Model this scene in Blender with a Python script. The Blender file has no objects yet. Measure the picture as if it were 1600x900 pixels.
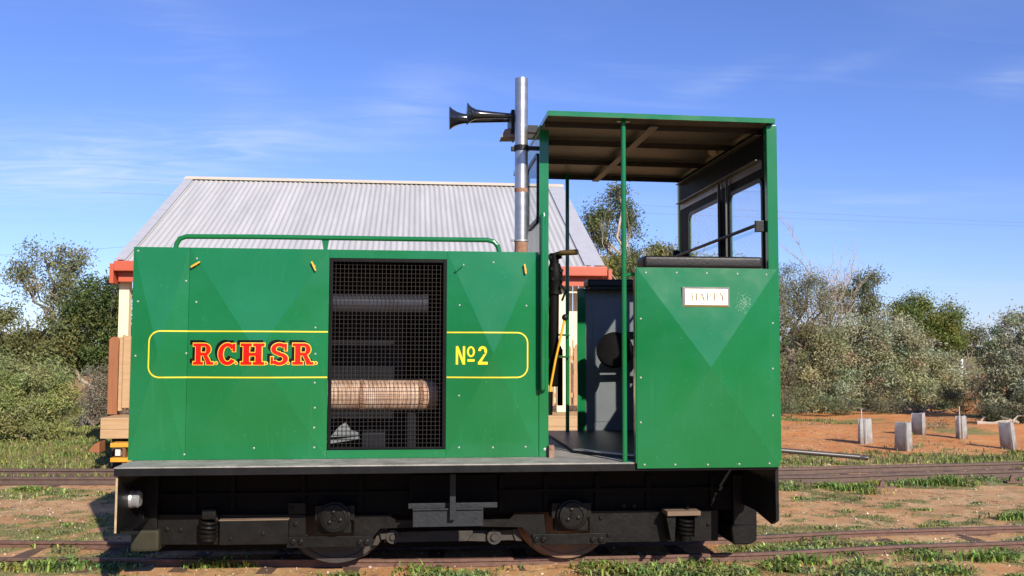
SKY_STR, SUN_STR, EXPO = 0.13, 5.0, 0.47
SKY_TINT = (0.485, 0.565, 0.93); CLOUD = (5.0, 5.4, 6.1); CL1, CL2 = 1.7, 4.2
import bpy, bmesh, math, random
import numpy as np
from mathutils import Vector, Matrix, noise as mnoise
R = math.radians
rnd = random.Random(7)
rng = np.random.default_rng(11)
SC = bpy.context.scene
COL = SC.collection

# ------------------------------------------------------------------ camera
EYE = Vector((0, 0, 1.6)); F = 1460.0
pitch = math.atan(95 / F); yaw = math.atan(152 * math.cos(pitch) / F); ROLL = 0.003
fwd = Vector((math.sin(yaw) * math.cos(pitch), math.cos(yaw) * math.cos(pitch), math.sin(pitch)))
right = Vector((math.cos(yaw), -math.sin(yaw), 0)); up = right.cross(fwd)
r2 = right * math.cos(ROLL) + up * math.sin(ROLL); u2 = up * math.cos(ROLL) - right * math.sin(ROLL)
cam_d = bpy.data.cameras.new('camera'); cam = bpy.data.objects.new('camera', cam_d); COL.objects.link(cam)
cam_d.sensor_width = 36; cam_d.lens = 36 * F / 1600; cam_d.clip_start = 0.05; cam_d.clip_end = 6000
m = Matrix((r2, u2, -fwd)).transposed().to_4x4(); m.translation = EYE; cam.matrix_world = m
SC.camera = cam

def ray(px, py): return fwd * F + r2 * (px - 800) + u2 * (450 - py)
def P(px, py, Y):
    d = ray(px, py); return EYE + d * (Y / d.y)
def G(px, py, z=-0.08):
    d = ray(px, py); return EYE + d * ((z - EYE.z) / d.z)
def X(px, py, Y): return P(px, py, Y).x
def Z(px, py, Y): return P(px, py, Y).z

# ------------------------------------------------------------------ materials
MATS = {}
def mat(name, col, rough=0.5, metal=0.0, var=0.0, vscale=6.0, col2=None, bump=0.0, bscale=40.0, coat=0.0, spec=0.5, stretch=(1, 1, 1), contrast=0.25):
    """Principled material whose colour wanders between col and col2 with noise (wear, dirt)."""
    if name in MATS: return MATS[name]
    M = bpy.data.materials.new(name); M.use_nodes = True
    n = M.node_tree.nodes; l = M.node_tree.links; b = n['Principled BSDF']
    b.inputs['Roughness'].default_value = rough; b.inputs['Metallic'].default_value = metal
    b.inputs['Specular IOR Level'].default_value = spec
    if coat: b.inputs['Coat Weight'].default_value = coat; b.inputs['Coat Roughness'].default_value = 0.12
    b.inputs['Base Color'].default_value = (*col, 1)
    if var or col2 or bump:
        tc = n.new('ShaderNodeTexCoord'); mp = n.new('ShaderNodeMapping'); mp.inputs['Scale'].default_value = stretch
        l.new(tc.outputs['Object'], mp.inputs['Vector'])
    if var or col2:
        nz = n.new('ShaderNodeTexNoise'); nz.inputs['Scale'].default_value = vscale; nz.inputs['Detail'].default_value = 8
        nz.inputs['Roughness'].default_value = 0.65
        l.new(mp.outputs[0], nz.inputs['Vector'])
        rp = n.new('ShaderNodeValToRGB'); rp.color_ramp.elements[0].position = 0.5 - contrast; rp.color_ramp.elements[1].position = 0.5 + contrast
        c2 = col2 if col2 else tuple(c * (1 - var) for c in col)
        c1 = col if col2 else tuple(min(1, c * (1 + var)) for c in col)
        rp.color_ramp.elements[0].color = (*c2, 1); rp.color_ramp.elements[1].color = (*c1, 1)
        l.new(nz.outputs['Fac'], rp.inputs['Fac']); l.new(rp.outputs['Color'], b.inputs['Base Color'])
        mr = n.new('ShaderNodeMapRange'); mr.inputs['To Min'].default_value = max(0.02, rough - 0.08); mr.inputs['To Max'].default_value = min(1, rough + 0.1)
        l.new(nz.outputs['Fac'], mr.inputs['Value']); l.new(mr.outputs[0], b.inputs['Roughness'])
    if bump:
        nb = n.new('ShaderNodeTexNoise'); nb.inputs['Scale'].default_value = bscale; nb.inputs['Detail'].default_value = 5
        l.new(mp.outputs[0], nb.inputs['Vector'])
        bp = n.new('ShaderNodeBump'); bp.inputs['Strength'].default_value = bump; bp.inputs['Distance'].default_value = 0.01
        l.new(nb.outputs['Fac'], bp.inputs['Height']); l.new(bp.outputs[0], b.inputs['Normal'])
    MATS[name] = M; return M

GREEN_ = (0.012, 0.205, 0.078)
def green_paint():
    M = bpy.data.materials.new('green_enamel'); M.use_nodes = True
    n = M.node_tree.nodes; l = M.node_tree.links; b = n['Principled BSDF']
    tc = n.new('ShaderNodeTexCoord')
    def nz(s, d=4):
        t = n.new('ShaderNodeTexNoise'); t.inputs['Scale'].default_value = s; t.inputs['Detail'].default_value = d
        l.new(tc.outputs['Object'], t.inputs['Vector']); return t
    def mix(fac, a, c):
        x = n.new('ShaderNodeMix'); x.data_type = 'RGBA'; l.new(fac, x.inputs['Factor'])
        if isinstance(a, tuple): x.inputs[6].default_value = (*a, 1)
        else: l.new(a, x.inputs[6])
        x.inputs[7].default_value = (*c, 1); return x.outputs[2]
    def rng_(src, a, b_, lo=0, hi=1):
        r = n.new('ShaderNodeMapRange'); r.inputs[1].default_value = a; r.inputs[2].default_value = b_; r.inputs[3].default_value = lo; r.inputs[4].default_value = hi
        l.new(src, r.inputs[0]); return r.outputs[0]
    big = nz(2.2, 3)
    c = mix(rng_(big.outputs['Fac'], 0.35, 0.68), (0.0062, 0.130, 0.035), (0.009, 0.148, 0.050))
    touch = nz(1.1, 1)                      # hand-brushed touch-ups of a fresher green
    c = mix(rng_(touch.outputs['Fac'], 0.66, 0.70, 0, 0.55), c, (0.006, 0.138, 0.028))
    c = mix(rng_(nz(1.7, 5).outputs['Fac'], 0.62, 0.74, 0, 0.35), c, (0.030, 0.150, 0.030))   # olive, weathered patches
    fine = nz(60, 6)
    c = mix(rng_(fine.outputs['Fac'], 0.67, 0.76, 0, 0.35), c, (0.10, 0.32, 0.18))
    mp = n.new('ShaderNodeMapping'); mp.inputs['Scale'].default_value = (14, 14, 1.0); l.new(tc.outputs['Object'], mp.inputs[0])
    st = n.new('ShaderNodeTexNoise'); st.inputs['Scale'].default_value = 2.0; st.inputs['Detail'].default_value = 6; l.new(mp.outputs[0], st.inputs[0])
    c = mix(rng_(st.outputs['Fac'], 0.60, 0.80, 0, 0.10), c, (0.09, 0.24, 0.12))   # faint vertical rain streaks
    l.new(c, b.inputs['Base Color'])
    l.new(rng_(nz(5).outputs['Fac'], 0.3, 0.7, 0.13, 0.20), b.inputs['Roughness'])
    b.inputs['Specular IOR Level'].default_value = 0.5
    bp = n.new('ShaderNodeBump'); bp.inputs['Strength'].default_value = 0.16; bp.inputs['Distance'].default_value = 0.03
    l.new(nz(2.6, 3).outputs['Fac'], bp.inputs['Height']); l.new(bp.outputs[0], b.inputs['Normal'])
    return M
GP = green_paint()

def glass(name, tint=(0.93, 0.96, 0.97), haze=0.025):
    M = bpy.data.materials.new(name); M.use_nodes = True
    n = M.node_tree.nodes; l = M.node_tree.links; n.remove(n['Principled BSDF'])
    tr = n.new('ShaderNodeBsdfTransparent'); tr.inputs[0].default_value = (*tint, 1)
    gl = n.new('ShaderNodeBsdfGlossy'); gl.inputs['Roughness'].default_value = 0.02
    df = n.new('ShaderNodeBsdfDiffuse'); df.inputs[0].default_value = (0.7, 0.72, 0.72, 1)
    lw = n.new('ShaderNodeLayerWeight'); pw = n.new('ShaderNodeMath'); pw.operation = 'POWER'; pw.inputs[1].default_value = 5.0; l.new(lw.outputs['Facing'], pw.inputs[0]); fr = n.new('ShaderNodeMath'); fr.operation = 'MULTIPLY_ADD'; fr.inputs[1].default_value = .55; fr.inputs[2].default_value = .03; l.new(pw.outputs[0], fr.inputs[0])
    m1 = n.new('ShaderNodeMixShader'); m2 = n.new('ShaderNodeMixShader')
    l.new(fr.outputs[0], m1.inputs[0]); l.new(tr.outputs[0], m1.inputs[1]); l.new(gl.outputs[0], m1.inputs[2])
    m2.inputs[0].default_value = haze; l.new(m1.outputs[0], m2.inputs[1]); l.new(df.outputs[0], m2.inputs[2])
    l.new(m2.outputs[0], n['Material Output'].inputs['Surface'])
    return M
GLASS = glass('dusty_glass')

BLACK = mat('black_paint', (0.007, 0.0072, 0.008), 0.42, var=0.5, vscale=7, bump=0.10, bscale=30, spec=.25)
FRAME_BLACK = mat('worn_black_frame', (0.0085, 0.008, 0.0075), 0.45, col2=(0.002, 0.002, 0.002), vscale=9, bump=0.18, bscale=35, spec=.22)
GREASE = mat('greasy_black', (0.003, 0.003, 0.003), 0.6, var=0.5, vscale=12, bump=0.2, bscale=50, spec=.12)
STEP_GREY = mat('scuffed_step', (0.022, 0.025, 0.031), 0.45, spec=.3, col2=(0.016, 0.017, 0.02), vscale=14, bump=0.3, bscale=40)
CABGREY = mat('dark_grey_paint', (0.16, 0.17, 0.185), 0.5, var=0.15, vscale=4)
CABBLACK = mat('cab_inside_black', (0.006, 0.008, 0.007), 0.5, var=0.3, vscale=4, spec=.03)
UNDER = mat('roof_underside', (0.112, 0.098, 0.086), 0.5, var=0.18, vscale=3)
DARKRIB = mat('dark_rib', (0.02, 0.018, 0.016), 0.5, var=0.2)
STEEL = mat('exhaust_steel', (0.50, 0.50, 0.50), 0.34, metal=0.85, col2=(0.36, 0.35, 0.34), vscale=5, stretch=(1, 1, 4))
OLDRAIL = mat('weathered_rail', (0.135, 0.085, 0.065), 0.6, col2=(0.07, 0.045, 0.036), vscale=12, bump=.3)
RUST = mat('rust', (0.20, 0.075, 0.03), 0.85, col2=(0.30, 0.20, 0.15), vscale=18, bump=0.4)
MUFF = mat('rusty_muffler', (0.62, 0.47, 0.35), 0.6, col2=(0.27, 0.125, 0.06), vscale=5, stretch=(3, 1, 1), bump=0.1, contrast=0.2)
RAILM = mat('rusty_rail', (0.165, 0.086, 0.060), 0.6, col2=(0.085, 0.045, 0.032), vscale=14, bump=0.4, bscale=60)
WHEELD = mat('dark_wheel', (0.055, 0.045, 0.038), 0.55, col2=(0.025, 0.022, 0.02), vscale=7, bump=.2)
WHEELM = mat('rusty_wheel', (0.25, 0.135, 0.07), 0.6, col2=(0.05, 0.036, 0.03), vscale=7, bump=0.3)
YELLOW = mat('yellow_lining', (0.72, 0.55, 0.02), 0.45, var=0.08, vscale=20)
LETTER_Y = mat('letter_yellow', (0.85, 0.50, 0.04), 0.45, var=0.06)
LETTER_R = mat('letter_red', (0.60, 0.007, 0.003), 0.6, spec=.15, var=0.07, vscale=12)
LETTER_K = mat('letter_black', (0.005, 0.005, 0.005), 0.6, var=0.1, spec=.1)
NUMBER_Y = mat('number_yellow', (0.85, 0.62, 0.02), 0.45, var=0.06)
LATCHM = mat('latch_yellow', (0.70, 0.36, 0.02), 0.45, var=0.2, vscale=30)
BRASS = mat('brass', (0.95, 0.82, 0.60), 0.38, metal=1.0, var=0.08, vscale=10)
OLDBRASS = mat('old_brass', (0.30, 0.19, 0.07), 0.4, metal=0.8, var=0.3, vscale=20)
RUBBER = mat('black_vinyl', (0.008, 0.008, 0.009), 0.42, spec=.3, var=0.2, vscale=30, bump=0.15, bscale=70)
SCREW = mat('screw_head', (0.42, 0.43, 0.41), 0.4, metal=0.3, var=0.05)
WIRE = mat('grille_wire', (0.022, 0.017, 0.014), 0.6, var=0.35, vscale=30)
PLATEM = mat('worn_tread_plate', (0.42, 0.40, 0.355), 0.6, metal=0.1, col2=(0.15, 0.145, 0.13), vscale=7, bump=0.5, bscale=50, stretch=(1, 1, 1))
LENS = mat('lamp_lens', (0.20, 0.205, 0.215), 0.12, var=0.05, vscale=20)
OLIVE = mat('faded_yellow_paint', (0.030, 0.026, 0.006), 0.7, col2=(0.007, 0.007, 0.005), vscale=5, bump=0.1)
TAN = mat('bare_edge', (0.36, 0.27, 0.16), 0.6, var=0.3, vscale=20)
LEVERY = mat('lever_yellow', (0.72, 0.36, 0.02), 0.4, var=0.1)
ALUM = mat('dull_aluminium', (0.42, 0.43, 0.44), 0.4, metal=0.6, var=0.2, vscale=14)
IRON = mat('roof_iron', (0.47, 0.462, 0.45), 0.5, metal=0.1, spec=.35, var=0.15, vscale=1.2, stretch=(3, 0.4, 0.4))
FLASH = mat('roof_flashing', (0.50, 0.50, 0.52), 0.45, metal=0.2, var=0.07)
RIDGE = mat('ridge_capping', (0.62, 0.53, 0.40), 0.5, var=0.08, vscale=3)
REDP = mat('red_gutter_paint', (0.44, 0.085, 0.040), 0.5, var=0.1, vscale=4)
CREAM = mat('cream_paint', (0.80, 0.66, 0.42), 0.55, var=0.06, vscale=5)
TIMB = mat('new_timber', (0.46, 0.27, 0.13), 0.6, col2=(0.34, 0.18, 0.08), vscale=5, stretch=(1, 1, 14), bump=0.2)
PALET = mat('pale_timber', (0.47, 0.31, 0.17), 0.6, col2=(0.36, 0.22, 0.10), vscale=4, stretch=(1, 12, 12), bump=0.2)
BRTIM = mat('stained_timber', (0.30, 0.115, 0.042), 0.6, col2=(0.23, 0.085, 0.03), vscale=6, stretch=(5, 5, 0.6), bump=0.2)
YSTEP = mat('step_yellow', (0.58, 0.28, 0.02), 0.5, var=0.12)
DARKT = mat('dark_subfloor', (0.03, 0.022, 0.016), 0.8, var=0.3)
def sheet_plastic():
    M = bpy.data.materials.new('guard_sheet'); M.use_nodes = True; n = M.node_tree.nodes; l = M.node_tree.links; b = n['Principled BSDF']
    tc = n.new('ShaderNodeTexCoord'); nz = n.new('ShaderNodeTexNoise'); nz.inputs['Scale'].default_value = 6; nz.inputs['Detail'].default_value = 7; l.new(tc.outputs['Object'], nz.inputs[0])
    sp = n.new('ShaderNodeSeparateXYZ'); l.new(tc.outputs['Object'], sp.inputs[0])
    rp = n.new('ShaderNodeValToRGB'); rp.color_ramp.elements[0].position = .3; rp.color_ramp.elements[1].position = .75; rp.color_ramp.elements[0].color = (.60, .60, .58, 1); rp.color_ramp.elements[1].color = (.84, .85, .84, 1); l.new(nz.outputs['Fac'], rp.inputs[0])
    ad = n.new('ShaderNodeMath'); ad.operation = 'MULTIPLY_ADD'; ad.inputs[1].default_value = .35; l.new(nz.outputs['Fac'], ad.inputs[0]); l.new(sp.outputs[2], ad.inputs[2])
    mr = n.new('ShaderNodeMapRange'); mr.inputs[1].default_value = .20; mr.inputs[2].default_value = .34; mr.inputs[3].default_value = .5; mr.inputs[4].default_value = 0; l.new(ad.outputs[0], mr.inputs[0])
    mx = n.new('ShaderNodeMix'); mx.data_type = 'RGBA'; l.new(mr.outputs[0], mx.inputs[0]); l.new(rp.outputs[0], mx.inputs[6]); mx.inputs[7].default_value = (.36, .19, .10, 1)   # splashed red soil at the foot
    l.new(mx.outputs[2], b.inputs['Base Color']); b.inputs['Roughness'].default_value = .4
    t = n.new('ShaderNodeBsdfTranslucent'); l.new(mx.outputs[2], t.inputs[0]); ms = n.new('ShaderNodeMixShader'); ms.inputs[0].default_value = .48
    l.new(b.outputs[0], ms.inputs[1]); l.new(t.outputs[0], ms.inputs[2]); l.new(ms.outputs[0], n['Material Output'].inputs['Surface']); return M
GUARD = sheet_plastic()
STAKE = mat('grey_stake', (0.40, 0.36, 0.31), 0.8, var=0.2, vscale=20)
BARK = mat('grey_bark', (0.20, 0.165, 0.13), 0.85, col2=(0.11, 0.085, 0.065), vscale=9, bump=0.5, stretch=(3, 3, 1))
PALEBARK = mat('pale_bark', (0.46, 0.38, 0.30), 0.8, col2=(0.30, 0.24, 0.18), vscale=6, bump=0.3)
SLEEP = mat('old_sleeper', (0.14, 0.075, 0.045), 0.9, col2=(0.07, 0.045, 0.03), vscale=10, bump=0.6)
CONC = mat('white_block', (0.55, 0.54, 0.52), 0.8, var=0.1)

# ------------------------------------------------------------------ object helpers
ORG = {}
def tag(o, label=None, cat=None, group=None, kind=None):
    if label: o['label'] = label
    if cat: o['category'] = cat
    if group: o['group'] = group
    if kind: o['kind'] = kind
    return o
def thing(name, loc, label, cat, group=None):
    o = bpy.data.objects.new(name, None); COL.objects.link(o); o.location = loc; o.empty_display_size = 0.2
    ORG[o.name] = Vector(loc); return tag(o, label, cat, group)
def fin(name, bm, ms, parent=None, origin=None, smooth=False):
    org = ORG[parent.name] if parent else Vector(origin if origin is not None else (0, 0, 0))
    if org.length: bmesh.ops.translate(bm, vec=-org, verts=bm.verts[:])
    bm.normal_update()
    me = bpy.data.meshes.new(name); bm.to_mesh(me); bm.free()
    if smooth:
        me.polygons.foreach_set('use_smooth', [True] * len(me.polygons))
        try: me.set_sharp_from_angle(angle=R(38))
        except Exception: pass
    for M in (ms if isinstance(ms, (list, tuple)) else [ms]): me.materials.append(M)
    o = bpy.data.objects.new(name, me); COL.objects.link(o)
    if parent: o.parent = parent
    else: o.location = org
    ORG[o.name] = org; return o
def B(): return bmesh.new()
def face_mat(fs, mi):
    for f in fs: f.material_index = mi
def box(bm, x0, x1, y0, y1, z0, z1, bev=0.0, mi=0):
    g = bmesh.ops.create_cube(bm, size=1.0); vs = g['verts']
    sx, sy, sz = abs(x1 - x0), abs(y1 - y0), abs(z1 - z0)
    for v in vs: v.co = Vector(((x0 + x1) / 2 + v.co.x * sx, (y0 + y1) / 2 + v.co.y * sy, (z0 + z1) / 2 + v.co.z * sz))
    fs = set(f for v in vs for f in v.link_faces)
    for f in fs: f.material_index = mi
    if bev:
        bev = min(bev, 0.45 * min(sx, sy, sz))
        es = list(set(e for v in vs for e in v.link_edges))
        bmesh.ops.bevel(bm, geom=es, offset=bev, segments=2, profile=0.7, affect='EDGES', clamp_overlap=True, material=mi)
def tube(bm, pts, rad, seg=10, mi=0, cap=True):
    pts = [Vector(p) for p in pts]; n = len(pts)
    rs = rad if isinstance(rad, (list, tuple)) else [rad] * n
    ref = Vector((0.137, 0.291, 0.946)); rings = []; nx = None
    for i, p in enumerate(pts):
        t = (pts[min(i + 1, n - 1)] - pts[max(i - 1, 0)]).normalized()
        if nx is None:
            nx = t.cross(ref)
            if nx.length < 0.05: nx = t.cross(Vector((1, 0, 0)))
        nx = (nx - t * nx.dot(t)).normalized(); ny = t.cross(nx)
        rings.append([bm.verts.new(p + (nx * math.cos(a) + ny * math.sin(a)) * rs[i]) for a in (2 * math.pi * k / seg for k in range(seg))])
    for i in range(n - 1):
        for k in range(seg):
            f = bm.faces.new((rings[i][k], rings[i][(k + 1) % seg], rings[i + 1][(k + 1) % seg], rings[i + 1][k])); f.material_index = mi
    if cap:
        bm.faces.new(rings[0][::-1]).material_index = mi; bm.faces.new(rings[-1]).material_index = mi
def lathe(bm, c, ax, prof, seg=20, mi=0):
    """prof: list of (distance along axis, radius)."""
    c = Vector(c); ax = Vector(ax).normalized()
    tube(bm, [c + ax * (d + 1e-5 * i) for i, (d, r) in enumerate(prof)], [max(r, 0.0006) for d, r in prof], seg, mi)
def lathe2(bm, c, ax, prof, seg=20, mi=0):
    c = Vector(c); ax = Vector(ax).normalized(); ref = Vector((0, 0, 1)) if abs(ax.z) < 0.9 else Vector((1, 0, 0))
    nx = ax.cross(ref).normalized(); ny = ax.cross(nx); rings = []
    for d, r in prof:
        r = max(r, 0.0005)
        rings.append([bm.verts.new(c + ax * d + (nx * math.cos(a) + ny * math.sin(a)) * r) for a in (2 * math.pi * k / seg for k in range(seg))])
    for i in range(len(prof) - 1):
        for k in range(seg):
            bm.faces.new((rings[i][k], rings[i][(k + 1) % seg], rings[i + 1][(k + 1) % seg], rings[i + 1][k])).material_index = mi
    bm.faces.new(rings[0][::-1]).material_index = mi; bm.faces.new(rings[-1]).material_index = mi
def prism(bm, pts, d, mi=0, bev=0.0):
    """closed polygon pts (3-D, planar) extruded along d."""
    d = Vector(d); a = [bm.verts.new(p) for p in pts]; b = [bm.verts.new(Vector(p) + d) for p in pts]; n = len(pts)
    fs = [bm.faces.new(a), bm.faces.new(b[::-1])]
    for i in range(n): fs.append(bm.faces.new((a[i], b[i], b[(i + 1) % n], a[(i + 1) % n])))
    for f in fs: f.material_index = mi
    bmesh.ops.recalc_face_normals(bm, faces=fs)
    if bev:
        es = list(set(e for f in fs for e in f.edges))
        bmesh.ops.bevel(bm, geom=es, offset=bev, segments=1, affect='EDGES', clamp_overlap=True, material=mi)
def ppoly(bm, pxs, Y, th, mi=0, bev=0.0):
    prism(bm, [P(a, b, Y) for a, b in pxs], (0, th, 0), mi, bev)
def sbox(bm, px0, py0, px1, py1, Y0, Y1, bev=0.004, mi=0):
    """box whose near face covers a pixel rectangle at depth Y0."""
    a = P(px0, (py0 + py1) / 2, Y0); b = P(px1, (py0 + py1) / 2, Y0)
    t = P((px0 + px1) / 2, py0, Y0); u = P((px0 + px1) / 2, py1, Y0)
    box(bm, a.x, b.x, Y0, Y1, u.z, t.z, bev, mi)
def bolt(bm, c, r, mi=0, ax=(0, -1, 0), h=None):
    h = h or r * 0.8
    lathe2(bm, c, ax, [(0, r), (h * 0.7, r), (h, r * 0.6)], 8, mi)
# ================================================================== LOCOMOTIVE
YM = 7.43                                   # centre line of the track under the engine
YE, YH, YC = 6.30, 6.67, 6.275              # footplate edge, bonnet side, cab side
far = lambda y: 2 * YM - y
ZF = Z(600, 726.5, YE); ZFB = Z(600, 740, YE)
ZT = Z(500, 389.5, YH)
hx = lambda px: X(px, 550, YH)
cx = lambda px: X(px, 575, YC)
loco = thing('diesel_locomotive', (0.2, YM, 0.0), 'green diesel locomotive with open cab, mesh grille and red R.C.H.S.R. lettering', 'locomotive')
L = loco
def part(name, bm, ms, parent=None, smooth=False): return fin(name, bm, ms, parent or L, smooth=smooth)

# ---- footplate
bm = B(); XL = X(178, 730, YE); XR = X(1217, 735, YE)
box(bm, XL, XR, YE, far(YE), ZF - 0.008, ZF, 0.002)
for y0, y1 in ((YE, YE + 0.05), (far(YE) - 0.05, far(YE))): box(bm, XL, XR, y0, y1, ZFB, ZF - 0.0085, 0.003, 1)
box(bm, XL, XL + 0.05, YE + 0.051, far(YE) - 0.051, ZFB, ZF - 0.0085, 0.003, 1)
for k in range(7):
    x = XL + 0.6 + k * 0.55; box(bm, x, x + 0.05, YE + 0.052, far(YE) - 0.052, ZFB + 0.006, ZF - 0.0085, 0, 1)
# raised tread pattern: small lozenges near the visible edge
for i in range(int((X(990, 720, YE) - XL) / 0.05)):
    for j in range(7):
        x = XL + 0.03 + i * 0.05 + (0.025 if j % 2 else 0); y = YE + 0.03 + j * 0.05
        s = 0.011 if (i + j) % 2 else -0.011
        vs = [bm.verts.new((x + a * 0.015 - b * 0.2 * s, y + a * s + b * 0.003, ZF + 0.0022)) for a, b in ((-1, 0), (0, -1), (1, 0), (0, 1))]
        try: bm.faces.new(vs)
        except Exception: pass
part('footplate', bm, [PLATEM, BLACK])

# ---- panels with cross-broken (shallow pyramid) sheet metal
PANELS = []                                  # x0,x1,z0,z1,D,Y
def relief(x, z, Y):
    for x0, x1, z0, z1, D, yy in PANELS:
        if yy == Y and x0 <= x <= x1 and z0 <= z <= z1:
            u = abs(x - (x0 + x1) / 2) / ((x1 - x0) / 2); v = abs(z - (z0 + z1) / 2) / ((z1 - z0) / 2)
            return D * (1 - max(u, v))
    return 0.0
def side_panel(name, x0, x1, z0, z1, Y, D, th, screws, ms, label=None, curl=0.0):
    PANELS.append((x0, x1, z0, z1, D, Y))
    bm = B()
    c = [bm.verts.new((a, Y, b)) for a, b in ((x0, z0), (x1, z0), (x1, z1), (x0, z1))]
    k = [bm.verts.new((v.co.x, Y + th, v.co.z)) for v in c]
    m_ = bm.verts.new(((x0 + x1) / 2, Y - D, (z0 + z1) / 2))
    for i in range(4):
        bm.faces.new((c[i], c[(i + 1) % 4], m_)); bm.faces.new((c[(i + 1) % 4], c[i], k[i], k[(i + 1) % 4]))
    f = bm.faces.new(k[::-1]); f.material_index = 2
    for sx, sy in screws:
        p = P(sx, sy, Y); y = Y - relief(p.x, p.z, Y)
        lathe2(bm, (p.x, y + 0.002, p.z), (0, -1, 0), [(0, 0.0075), (0.004, 0.0065), (0.006, 0.003)], 8, 1)
    o = part(name, bm, ms)
    if label: o['label'] = label
    return o
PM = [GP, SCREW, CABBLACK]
ZB = ZF + 0.002
xa, xb, xg0, xg1, xd, xe = hx(204.5), hx(293), hx(512.5), hx(697.5), hx(842), hx(857)
side_panel('side_panel', xa, xb - 0.001, ZB, ZT, YH, 0.038, 0.03, [(216, 471), (291, 439), (291, 552), (288, 710), (212, 556), (216, 392)], PM)
side_panel('side_panel', xb + 0.001, xg0, ZB, ZT, YH, 0.064, 0.03,
           [(308, 404), (307, 472), (311, 553), (493, 512), (493, 553), (492, 598), (492, 637), (491, 668), (397, 700), (491, 699)], PM)
side_panel('side_panel', xg1, xd - 0.002, ZB, ZT, YH, 0.064, 0.03,
           [(724, 414), (718, 477), (717, 618), (717, 699), (770, 699), (821, 698), (822, 478), (771, 410)], PM)
zg0, zg1 = Z(600, 703, YH), Z(600, 404, YH)
# ---- bonnet shell
bm = B()
box(bm, xg0 + 0.001, xg1 - 0.001, YH, YH + 0.03, zg1, ZT, 0.002)
box(bm, xg0 + 0.001, xg1 - 0.001, YH, YH + 0.03, ZB, zg0, 0.002)
box(bm, xa, xd, YH + 0.0305, far(YH), ZT - 0.012, ZT, 0.003)
box(bm, xa, xd, far(YH) - 0.012, far(YH), ZB, ZT - 0.0125, 0.003)
box(bm, xa, xa + 0.012, YH + 0.0305, far(YH) - 0.0125, ZB, ZT - 0.0125, 0.002)
box(bm, xd - 0.012, hx(843.5), YH + 0.0305, far(YH) - 0.0125, ZB, ZT - 0.0125, 0.002)
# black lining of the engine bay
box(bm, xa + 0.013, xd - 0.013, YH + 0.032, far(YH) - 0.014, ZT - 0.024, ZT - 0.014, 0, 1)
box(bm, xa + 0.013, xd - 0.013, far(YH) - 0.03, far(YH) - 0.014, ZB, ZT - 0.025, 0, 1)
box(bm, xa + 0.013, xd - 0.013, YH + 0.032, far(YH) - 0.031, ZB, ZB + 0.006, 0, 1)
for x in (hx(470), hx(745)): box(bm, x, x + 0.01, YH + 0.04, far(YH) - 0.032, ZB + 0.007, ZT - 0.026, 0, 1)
part('bonnet', bm, [GP, GREASE])
# ---- grille
bm = B(); fw = 0.026
box(bm, xg0 + 0.002, xg0 + fw, YH + 0.004, YH + 0.03, zg0 + 0.002, zg1 - 0.002, 0.004)
box(bm, xg1 - fw, xg1 - 0.002, YH + 0.004, YH + 0.03, zg0 + 0.002, zg1 - 0.002, 0.004)
box(bm, xg0 + fw + 0.0005, xg1 - fw - 0.0005, YH + 0.004, YH + 0.03, zg1 - fw, zg1 - 0.002, 0.004)
box(bm, xg0 + fw + 0.0005, xg1 - fw - 0.0005, YH + 0.004, YH + 0.03, zg0 + 0.002, zg0 + fw * 0.7, 0.004)
grille = part('engine_grille', bm, mat('grille_black', (0.005, 0.005, 0.0055), 0.5, var=.4, vscale=14, spec=.12))
bm = B(); nx, nz = 27, 44
for i in range(1, nx):
    x = xg0 + fw * 0.6 + (xg1 - xg0 - fw * 1.2) * i / nx + rnd.uniform(-.001, .001)
    tube(bm, [(x, YH + 0.032, zg0 + 0.01), (x + rnd.uniform(-.002, .002), YH + 0.034, (zg0 + zg1) / 2), (x, YH + 0.032, zg1 - 0.01)], 0.0017, 5)
for i in range(1, nz):
    z = zg0 + fw * 0.5 + (zg1 - zg0 - fw) * i / nz + rnd.uniform(-.001, .001)
    tube(bm, [(xg0 + 0.01, YH + 0.036, z), ((xg0 + xg1) / 2, YH + 0.038, z + rnd.uniform(-.002, .002)), (xg1 - 0.01, YH + 0.036, z)], 0.0017, 5)
part('wire_mesh', bm, WIRE, grille)
# ---- engine seen through the mesh
bm = B(); yq = 7.02
q = lambda a, b, Y=yq: P(a, b, Y)
c = q(470, 618); lathe2(bm, c, (1, 0, 0), [(0, 0.10), (0.02, 0.112), (q(640, 618).x - c.x, 0.112), (q(676, 618).x - c.x, 0.110), (q(684, 618).x - c.x, 0.085)], 28)
muf = part('muffler', bm, MUFF, smooth=True)
for a in (563, 655):
    bm = B(); cc = q(a, 618); lathe2(bm, cc, (1, 0, 0), [(0, 0.1135), (0.0, 0.117), (0.025, 0.117), (0.025, 0.1135)], 28)
    part('muffler_band', bm, RUST, muf)
bm = B(); c = q(470, 474, 6.95)
lathe2(bm, c, (1, 0, 0), [(0, 0.07), (q(660, 474, 6.95).x - c.x, 0.072), (q(660, 474, 6.95).x - c.x + .001, 0.078), (q(669, 474, 6.95).x - c.x, 0.078), (q(669, 474, 6.95).x - c.x + 0.003, 0.05)], 26)
part('air_cleaner', bm, mat('satin_black', (0.030, 0.032, 0.040), 0.26, var=0.3), smooth=True)
bm = B()
sbox(bm, 480, 424, 627, 446, 7.45, 7.9, 0.02); sbox(bm, 480, 444, 632, 716, 7.6, 7.95, 0.02)
EB = mat('engine_blue_black', (0.006, 0.007, 0.010), 0.5, var=0.4, vscale=10, spec=.2)
part('engine_block', bm, EB)
bm = B(); sbox(bm, 565, 676, 602, 716, 6.95, 7.3, 0.01); part('fuel_pump', bm, EB)
bm = B()
sbox(bm, 636, 642, 650, 716, 7.02, 7.08, 0.004); part('muffler_stay', bm, EB); bm = B()
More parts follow.
